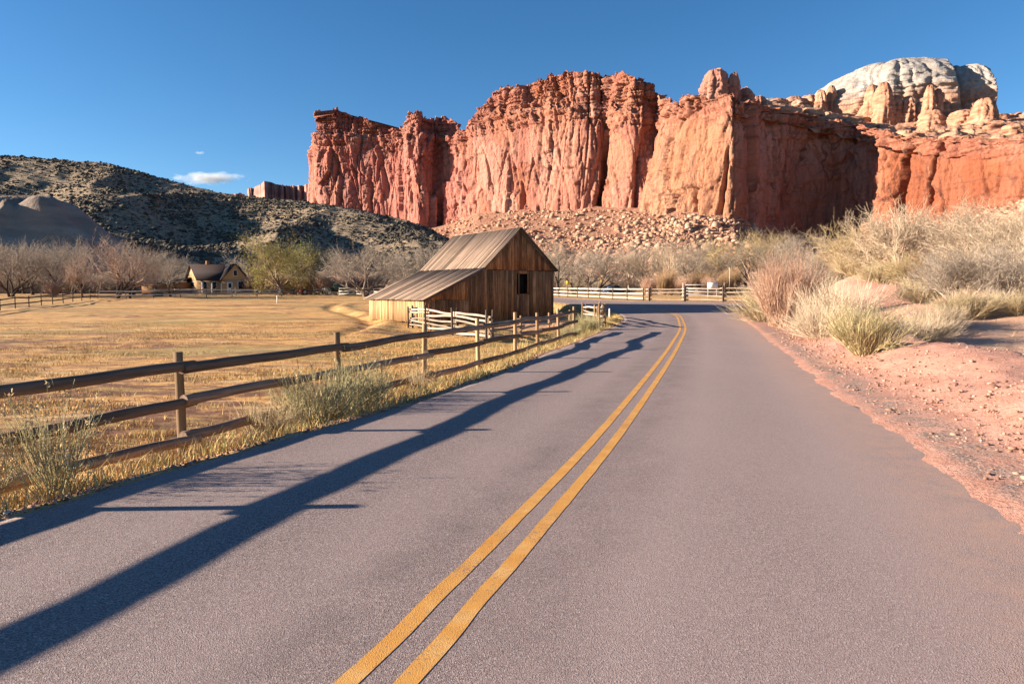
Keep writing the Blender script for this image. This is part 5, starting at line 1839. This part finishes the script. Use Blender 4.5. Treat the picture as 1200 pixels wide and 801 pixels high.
# big scrubby bushes on the right-hand bank
for px_, Y_, h_, p_, m_, lab in ((1052, 44, 4.9, 0, TW_PALE, 'tall dense pale bush above the red cutbank'), (1010, 52, 4.6, 1, TW_YEL, 'broad yellowish bush behind the red cutbank'), (1098, 50, 4.6, 1, TW_PALE, 'rounded pale bush beside the tall dense bush'),
                                 (1190, 36, 4.4, 0, TW_PALE, 'large pale thicket at the foot of the right-hand slope'), (1142, 40, 4.9, 1, TW_PALE, 'spreading pale tree-like bush with white limbs'), (1120, 29, 2.6, 0, TW_GREY, 'waist-high greyish thicket on the sandy bank'),
                                 (1180, 28, 2.8, 1, TW_GREY, 'tangled grey thicket at the top of the sandy bank'), (1068, 37, 2.2, 1, TW_YEL, 'low yellowish bush on the lip of the cutbank'), (960, 62, 4.6, 0, TW_GREY, 'dark grey bush behind the pink willow'),
                                 (1230, 30, 4.2, 0, TW_PALE, 'pale thicket beyond the sandy bank'), (986, 74, 5.2, 1, TW_GREY, 'tall grey bush at the end of the log fence')):
    x, y = at(px_, Y_)
    tree(BUSHT[p_], x, y, h_, (5.0, 4.5)[p_], tr_rng.uniform(0, 6), lab, (BARK_P, m_), None, 'bare_bush', 'bush', 1.12)


# ------------------------------------------------------------------ broom-like shrubs
def make_shrub(seed, h, r, stems, sub, ang, width, curve=0.25, base=0.15, tip_tuft=0):
    rng = np.random.default_rng(seed)
    a = rng.uniform(0, 6.283, stems)
    q = np.sqrt(rng.uniform(0, 1, stems))
    lean = ang * q * rng.uniform(0.6, 1.15, stems)
    st = np.stack([np.cos(a) * base * q, np.sin(a) * base * q, np.full(stems, -0.03)], 1)
    d = np.stack([np.cos(a) * np.sin(lean), np.sin(a) * np.sin(lean), np.cos(lean)], 1)
    L = h * rng.uniform(0.62, 1.06, stems) * (0.85 + 0.3 * np.sin(lean))
    P, rr, _ = grow(rng, st, d, L * 0.72, width * rng.uniform(0.9, 2.2, stems), 5, 0.13, 0.04)
    parts = [tubes(P, rr, 3)]
    s_, d_, l_, r_ = children(rng, P, rr, sub, 0.3, (0.12, 0.5), (0.28, 0.55), (0.6, 0.8), L, curve, width * 0.8)
    P2, rr2, _ = grow(rng, s_, d_, l_, r_, 3, 0.16, 0.03)
    parts.append(tubes(P2, rr2, 3))
    V, F = join_np(parts)
    me = mesh_np('stems', V, F)
    tm = None
    if tip_tuft:
        tips = P2[:, -1]
        pick = rng.choice(len(tips), min(tip_tuft, len(tips)), replace=False)
        n = len(pick) * 7
        c = np.repeat(tips[pick], 7, 0) + rng.normal(0, 0.018, (n, 3))
        aa = unit(rng.normal(size=(n, 3)) + np.array([0, 0, 0.6])) * 0.02
        bb = unit(np.cross(aa, rng.normal(size=(n, 3)))) * 0.008
        V = np.stack([c - aa, c - bb, c + aa, c + bb], 1).reshape(-1, 3)
        tm = mesh_np('seed_heads', V, np.arange(n * 4).reshape(-1, 4))
    return me, tm


SH_SAGE = m_twig('sage_stems', (0.28, 0.225, 0.105), (0.64, 0.52, 0.29))
SH_STRAW = m_twig('straw_stems', (0.30, 0.22, 0.12), (0.60, 0.48, 0.30))
SH_PALE = m_twig('pale_straw_stems', (0.36, 0.265, 0.175), (0.66, 0.52, 0.37))
SH_PINK = m_twig('pink_willow_stems', (0.34, 0.185, 0.12), (0.66, 0.45, 0.33))
SH_GREEN = m_twig('grey_green_stems', (0.24, 0.21, 0.10), (0.56, 0.48, 0.27))
SH_TUFT = m_twig('dry_seed_heads', (0.42, 0.28, 0.13), (0.68, 0.50, 0.29))
BROOM = make_shrub(11, 1.4, 1.0, 230, 9, 1.0, 0.0055, 0.25, 0.28, 300)
BROOM2 = make_shrub(12, 1.5, 1.2, 170, 9, 1.2, 0.0055, 0.15, 0.35)
WILLOW = make_shrub(13, 3.4, 1.4, 120, 22, 0.62, 0.010, 0.30, 0.6)
NEARB = make_shrub(14, 1.0, 0.6, 62, 5, 0.75, 0.0032, 0.3, 0.10, 130)
NEARD = make_shrub(15, 0.95, 0.7, 120, 6, 0.85, 0.0038, 0.3, 0.16, 60)


def shrub(proto, x, y, h, bh, label, mat, rz=0.0, widen=1.0, group=None, name='shrub', cat='shrub'):
    t = thing(name, label, cat, (x, y, gz(x, y) - 0.02), rz, group)
    s = h / bh
    o = obj('stems', proto[0], mat, t)
    o.scale = (s * widen, s * widen, s)
    if proto[1] is not None:
        o = stuff(obj('seed_heads', proto[1], SH_TUFT, t))
        o.scale = (s * widen, s * widen, s)
    return t


x, y = gp(1012, 424, 0.06)
shrub(BROOM, x, y, 1.05, 1.3, 'round yellow-green rabbitbrush leaning over the red berm', SH_SAGE, 0.4, 0.98)
x, y = gp(952, 402, 0.0)
shrub(BROOM2, x + 0.3, y, 1.15, 1.35, 'pale straw-coloured brush low at the road edge', SH_PALE, 1.4, 0.95)
x, y = gp(985, 385, 0.3)
shrub(BROOM2, x, y, 1.75, 1.35, 'taller pale brush behind the yellow-green rabbitbrush', SH_PALE, 3.4, 0.95)
x, y = gp(912, 383, 0.0)
shrub(WILLOW, x + 0.2, y, 3.2, 3.2, 'tall pinkish willow clump at the outside of the bend', SH_PINK, 0.0, 0.8)
x, y = gp(889, 377, 0.0)
shrub(BROOM2, x + 0.4, y, 1.9, 1.35, 'straw brush at the left foot of the pink willow', SH_STRAW, 2.0, 0.9)
x, y = gp(938, 378, 0.1)
shrub(BROOM2, x, y, 2.2, 1.35, 'straw brush at the right foot of the pink willow', SH_PALE, 5.0, 0.9)
x, y = gp(1085, 392, 0.25)
shrub(BROOM2, x, y, 0.8, 1.35, 'small whitish brush at the end of the berm', SH_PALE, 1.0, 1.2)
x, y = gp(1130, 372, 0.7)
shrub(BROOM, x, y, 1.0, 1.3, 'small straw brush on the sandy bank above the wash', SH_STRAW, 2.0, 1.2)
for px_, Y_, h_, pr, mt, bh in ((1100, 23, 0.8, BROOM2, SH_PALE, 1.35), (1150, 25.5, 0.9, BROOM2, SH_PALE, 1.35), (1195, 24, 0.8, BROOM, SH_STRAW, 1.3), (1080, 31, 1.1, BROOM2, SH_STRAW, 1.35), (1030, 40, 1.3, BROOM, SH_STRAW, 1.3), (1120, 36, 1.2, BROOM, SH_PALE, 1.3), (1000, 46, 1.3, BROOM2, SH_STRAW, 1.35), (1170, 33, 1.1, BROOM2, SH_STRAW, 1.35)):
    x, y = at(px_, Y_)
    shrub(pr, x, y, h_, bh, 'dry straw-coloured brush scattered on the right-hand bank', mt, tr_rng.uniform(0, 6), 1.1, 'dry brush on the right-hand bank')
# brush around the fence on the left
shrub(NEARB, -4.05, 5.95, 0.95, 0.95, 'sparse tall rabbitbrush with dry seed heads rising through the lower rails', SH_GREEN, 0.3, 0.8, name='rabbitbrush')
shrub(NEARB, -4.5, 5.55, 0.8, 0.95, 'thin rabbitbrush stalks beside the taller seed-headed rabbitbrush at the fence', SH_GREEN, 2.2, 0.8, name='rabbitbrush')
shrub(NEARD, -2.75, 9.55, 0.92, 0.9, 'dense grey-green brush growing through the fence beside a post', SH_GREEN, 1.2, 0.95, name='rabbitbrush')
shrub(NEARD, -2.35, 10.5, 0.95, 0.9, 'grey-green brush with tall stalks at the foot of a fence post', SH_GREEN, 3.2, 0.85, name='rabbitbrush')
shrub(NEARD, -3.2, 8.9, 0.6, 0.9, 'low grey-green brush below the bottom rail', SH_STRAW, 4.2, 1.0, name='rabbitbrush')
shrub(NEARB, -1.75, 12.7, 0.7, 0.95, 'thin pale stalks between two fence posts', SH_STRAW, 4.2, 0.8, name='rabbitbrush')
shrub(BROOM2, 3.2, 29.5, 0.95, 1.35, 'bright green-grey brush by the corral corner at the road', SH_GREEN, 4.2, 0.8, name='rabbitbrush')
shrub(BROOM2, 3.9, 32.6, 0.8, 1.35, 'low green-grey brush against the stacked pole corner', SH_GREEN, 1.2, 0.8, name='rabbitbrush')
shrub(BROOM2, 2.3, 27.0, 0.7, 1.35, 'small green-grey brush near the last fence post', SH_GREEN, 2.2, 0.8, name='rabbitbrush')

# pinkish willow hedge behind the far fence and rusty scrub under the grove
for i in range(16):
    px_ = 296 + i * 9.5
    x, y = at(px_, 113 + 3 * (i % 3))
    shrub(WILLOW, x, y, 2.9 + 0.5 * (i % 2), 3.2, 'pinkish willow shrub in the hedge behind the picnic tables', SH_PINK, i * 1.3, 0.9, 'willow hedge behind the picnic tables', 'willow_shrub')
for i in range(9):
    x, y = at(760 + i * 12 + 5 * (i % 2), 92 + 3 * (i % 3))
    shrub(WILLOW, x, y, 2.6 + 0.5 * (i % 3), 3.2, 'rust-coloured scrub behind the log fence', TW_RUST if i % 3 else SH_PINK, i * 1.7, 0.7, 'rusty scrub behind the log fence', 'willow_shrub')
x, y = at(62, 96)
shrub(WILLOW, x, y, 2.2, 3.2, 'small pink willow shrub alone under the left bare trees', SH_PINK, 0.5, 0.9, name='willow_shrub')
for i in range(16):
    x, y = at(640 + i * 22 + 6 * (i % 3), 128 + 9 * (i % 4))
    shrub(BROOM2, x, y, 3.2, 1.35, 'straw scrub at the foot of the talus behind the grove', SH_STRAW if i % 2 else TW_GREY, i * 1.1, 1.1, 'scrub at the foot of the talus')
for i in range(14):
    x, y = at(-20 + i * 17, 136 + 8 * (i % 3))
    shrub(BROOM2, x, y, 4.0, 1.35, 'grey scrub under the left hill behind the grove', TW_GREY, i * 1.1, 1.1, 'scrub under the left hill')


# ------------------------------------------------------------------ grass
def blades(x, y, z, h, rng, width=0.006, lean=0.5):
    n = len(x)
    a = rng.uniform(0, 6.283, n)
    ln = rng.uniform(0.05, lean, n) * h
    p0 = np.stack([x, y, z], 1)
    wv = np.stack([np.cos(a + 1.57), np.sin(a + 1.57), 0 * a], 1) * (width * rng.uniform(0.6, 1.3, n))[:, None]
    dr = np.stack([np.cos(a), np.sin(a), 0 * a], 1)
    mid = p0 + dr * (ln * 0.35)[:, None] + np.array([0, 0, 1.0]) * (h * 0.6)[:, None]
    tip = p0 + dr * ln[:, None] + np.array([0, 0, 1.0]) * h[:, None]
    V = np.stack([p0 - wv, p0 + wv, mid + wv * 0.7, mid - wv * 0.7, tip], 1).reshape(-1, 3)
    b = np.arange(n)[:, None] * 5
    F = np.concatenate([b + np.array([[0, 1, 2]]), b + np.array([[0, 2, 3]]), b + np.array([[3, 2, 4]])], 0)
    return V, F


gr = np.random.default_rng(77)
STRAW = m_isl('straw_grass', [(0, (0.34, 0.18, 0.055)), (0.35, (0.56, 0.33, 0.11)), (0.75, (0.66, 0.44, 0.19)), (0.92, (0.36, 0.33, 0.10)), (1, (0.24, 0.25, 0.075))])
VERGE = m_isl('verge_grass', [(0, (0.30, 0.19, 0.07)), (0.4, (0.55, 0.38, 0.16)), (0.7, (0.62, 0.47, 0.24)), (0.88, (0.36, 0.34, 0.13)), (1, (0.22, 0.24, 0.08))])
# verge: along the left edge of the road, thick under the fence
n = 80000
li = gr.integers(10, 110, n)
li = (gr.uniform(0, 1, n) ** 1.3 * 78 + 14).astype(int)
base = LEFT_LINE[li] + (LEFT_LINE[li + 1] - LEFT_LINE[li]) * gr.uniform(0, 1, n)[:, None]
dd = LEFT_LINE[li + 1] - LEFT_LINE[li]
nn = np.stack([-dd[:, 1], dd[:, 0]], 1) / np.linalg.norm(dd, axis=1)[:, None]
off = 0.03 + gr.gamma(1.7, 0.55, n)
p = base + nn * off[:, None]
cl_ = fbm(p[:, 0] / 0.45, p[:, 1] / 0.45, 3.0, 3)
keep = gr.uniform(0, 1, n) < np.clip(0.55 + 1.3 * cl_, 0.05, 1) * sm((off - 0.0) / 0.22)
p, off = p[keep], off[keep]
z = ground_z(p[:, 0], p[:, 1])
h = gr.uniform(0.05, 0.20, len(p)) * (0.5 + 0.9 * sm((off - 0.1) / 0.7)) * (1 + 0.8 * np.clip(fbm(p[:, 0] / 0.9, p[:, 1] / 0.9, 8.0, 2), 0, 1))
V, F = blades(p[:, 0], p[:, 1], z - 0.005, h, gr, 0.0045, 1.1)
stuff(obj('verge_grass', mesh_np('verge_grass', V, F), VERGE), 'dry tufted grass along the verge under the road fence', 'grass')
# hayfield stubble
n = 170000
yy = 3.0 + 42 * gr.uniform(0, 1, n) ** 1.5
xx = gr.uniform(-0.80, 0.12, n) * yy
dl = side_dist(xx, yy, LEFT_LINE)
cl_ = fbm(xx / 0.9, yy / 0.5, 5.0, 3) + 1.1 * fbm(xx / 6, yy / 2.5, 2.0, 3)
soil_ = np.exp(-((xx + 6.5) / 4.2) ** 2 - ((yy - 13.5) / 3.6) ** 2)
inb = ((xx - BX) * 0.805 + (yy - BY) * 0.593 > -0.2) & ((xx - BX) * -0.593 + (yy - BY) * 0.805 > -0.2)
keep = (dl > 1.0) & (gr.uniform(0, 1, n) < np.clip(0.34 + 1.5 * cl_ - 0.4 * soil_, 0.02, 1)) & ~inb
xx, yy, cl_ = xx[keep], yy[keep], cl_[keep]
z = ground_z(xx, yy)
h = gr.uniform(0.03, 0.085, len(xx)) * (0.8 + 0.8 * np.clip(cl_, 0, 1))
V, F = blades(xx, yy, z - 0.012, h, gr, 0.006, 1.2)
stuff(obj('hay_stubble', mesh_np('hay_stubble', V, F), STRAW), 'short golden hay stubble covering the field', 'grass')
# dry grass on the far side of the bend and along the right shoulder
n = 26000
yy = gr.uniform(14, 62, n)
xx = gr.uniform(5, 34, n)
dr_ = -side_dist(xx, yy, RIGHT_LINE)
keep = (dr_ > 0.5) & (gr.uniform(0, 1, n) < np.clip(0.15 + 1.6 * fbm(xx / 1.6, yy / 1.6, 6.0, 3), 0.0, 1) * sm((yy - 17) / 8))
xx, yy = xx[keep], yy[keep]
z = ground_z(xx, yy)
V, F = blades(xx, yy, z - 0.01, gr.uniform(0.08, 0.30, len(xx)), gr, 0.008, 0.8)
stuff(obj('bank_grass', mesh_np('bank_grass', V, F), VERGE), 'thin dry grass tufts on the right-hand bank', 'grass')

# ------------------------------------------------------------------ stones
n = 5200
yy = 2.5 + 26 * gr.uniform(0, 1, n) ** 1.4
dr0 = gr.gamma(1.6, 0.75, n)
ri = np.interp(yy, RIGHT_LINE[:, 1][:90], RIGHT_LINE[:, 0][:90])
xx = ri + dr0 * 1.06 + 0.02
z = ground_z(xx, yy)
s_ = np.clip(gr.lognormal(-4.5, 0.55, n), 0.005, 0.045)
V, F = rocks_np(np.stack([xx, yy, z + 0.016 + s_ * 0.2], 1), s_, gr, 0.8)
GRAV = m_isl('roadside_gravel', [(0, (0.13, 0.07, 0.05)), (0.5, (0.34, 0.18, 0.125)), (0.93, (0.44, 0.26, 0.19)), (1, (0.52, 0.42, 0.36))])
stuff(obj('shoulder_gravel', mesh_np('shoulder_gravel', V, F), GRAV), 'loose red gravel and clods on the right shoulder', 'gravel')
n = 3500
yy = 3 + 26 * gr.uniform(0, 1, n) ** 1.3
le = np.interp(yy, LEFT_LINE[:, 1][:90], LEFT_LINE[:, 0][:90])
xx = le - 0.01 - gr.gamma(1.4, 0.13, n)
z = ground_z(xx, yy)
s_ = np.clip(gr.lognormal(-4.6, 0.4, n), 0.005, 0.03)
V, F = rocks_np(np.stack([xx, yy, z + s_ * 0.2], 1), s_, gr, 0.8)
stuff(obj('verge_gravel', mesh_np('verge_gravel', V, F), GRAV), 'fine gravel along the left pavement edge', 'gravel')
REDB = m_plain('red_boulder_rock', (0.42, 0.22, 0.15), 0.95, 0.25, 5.0)
x, y = gp(1163, 440, -0.30)
o = obj('boulder', boulder_mesh(3.9, ico(4)), REDB, loc=(x, y, gz(x, y) + 0.10))
o.scale = (0.42, 0.36, 0.30)
o.data.polygons.foreach_set('use_smooth', np.ones(len(o.data.polygons), bool))
tag(o, 'rounded red boulder lying in the wash behind the berm', 'boulder')
x, y = gp(1192, 452, -0.30)
o = obj('stone', BM[2], m_plain('pale_stone', (0.6, 0.48, 0.3), 0.95, 0.2), loc=(x, y, gz(x, y) + 0.03))
o.scale = (0.11, 0.09, 0.07)
tag(o, 'small pale stone in the wash next to the rounded red boulder', 'stone')


# ------------------------------------------------------------------ small fair-weather cloud far behind the hill
def make_cloud(px, py, wpx, hpx, Y, seed, label):
    dx, dz = ray(px, py)
    rx, rz = wpx / 1600 * Y, hpx / 1600 * Y
    me = box_mesh('cloud', -1, 1, -1, 1, -1, 1)
    k = NT('cloud_vapour_%d' % seed)
    t = k.t
    t.nodes.remove(k.b)
    out = [n_ for n_ in t.nodes if n_.type == 'OUTPUT_MATERIAL'][0]
    co = k.coord('Object')
    nz = k.noise(k.map(co, (3.2, 1.6, 1.3), (seed, seed * 2, 0)), 1.0, 7, 0.66)
    ln = k.n('VectorMath', operation='LENGTH')
    sp = k.map(co, (1.0, 1.0, 1.15), (0, 0, 0.12))
    k.l(sp, ln.inputs[0])
    d = k.math('SUBTRACT', k.math('ADD', k.math('MULTIPLY', nz, 1.7), -0.15), ln.outputs['Value'])
    d = k.math('MULTIPLY', k.math('MAXIMUM', d, 0.0), 130.0 / Y)
    v = k.n('VolumePrincipled')
    v.inputs['Color'].default_value = (0.98, 0.98, 0.98, 1)
    v.inputs['Anisotropy'].default_value = 0.2
    k.l(d, v.inputs['Density'])
    k.l(v.outputs[0], out.inputs['Volume'])
    o = obj('cloud', me, k.m, loc=(float(dx * Y), Y, float(CAM_H + dz * Y)))
    o.scale = (rx, rx * 0.5, rz)
    tag(o, label, 'cloud')


make_cloud(246, 208, 104, 22, 6000, 3, 'small white cloud just above the left hill')
make_cloud(234, 179, 18, 6, 6000, 5, 'tiny white wisp above the small cloud')
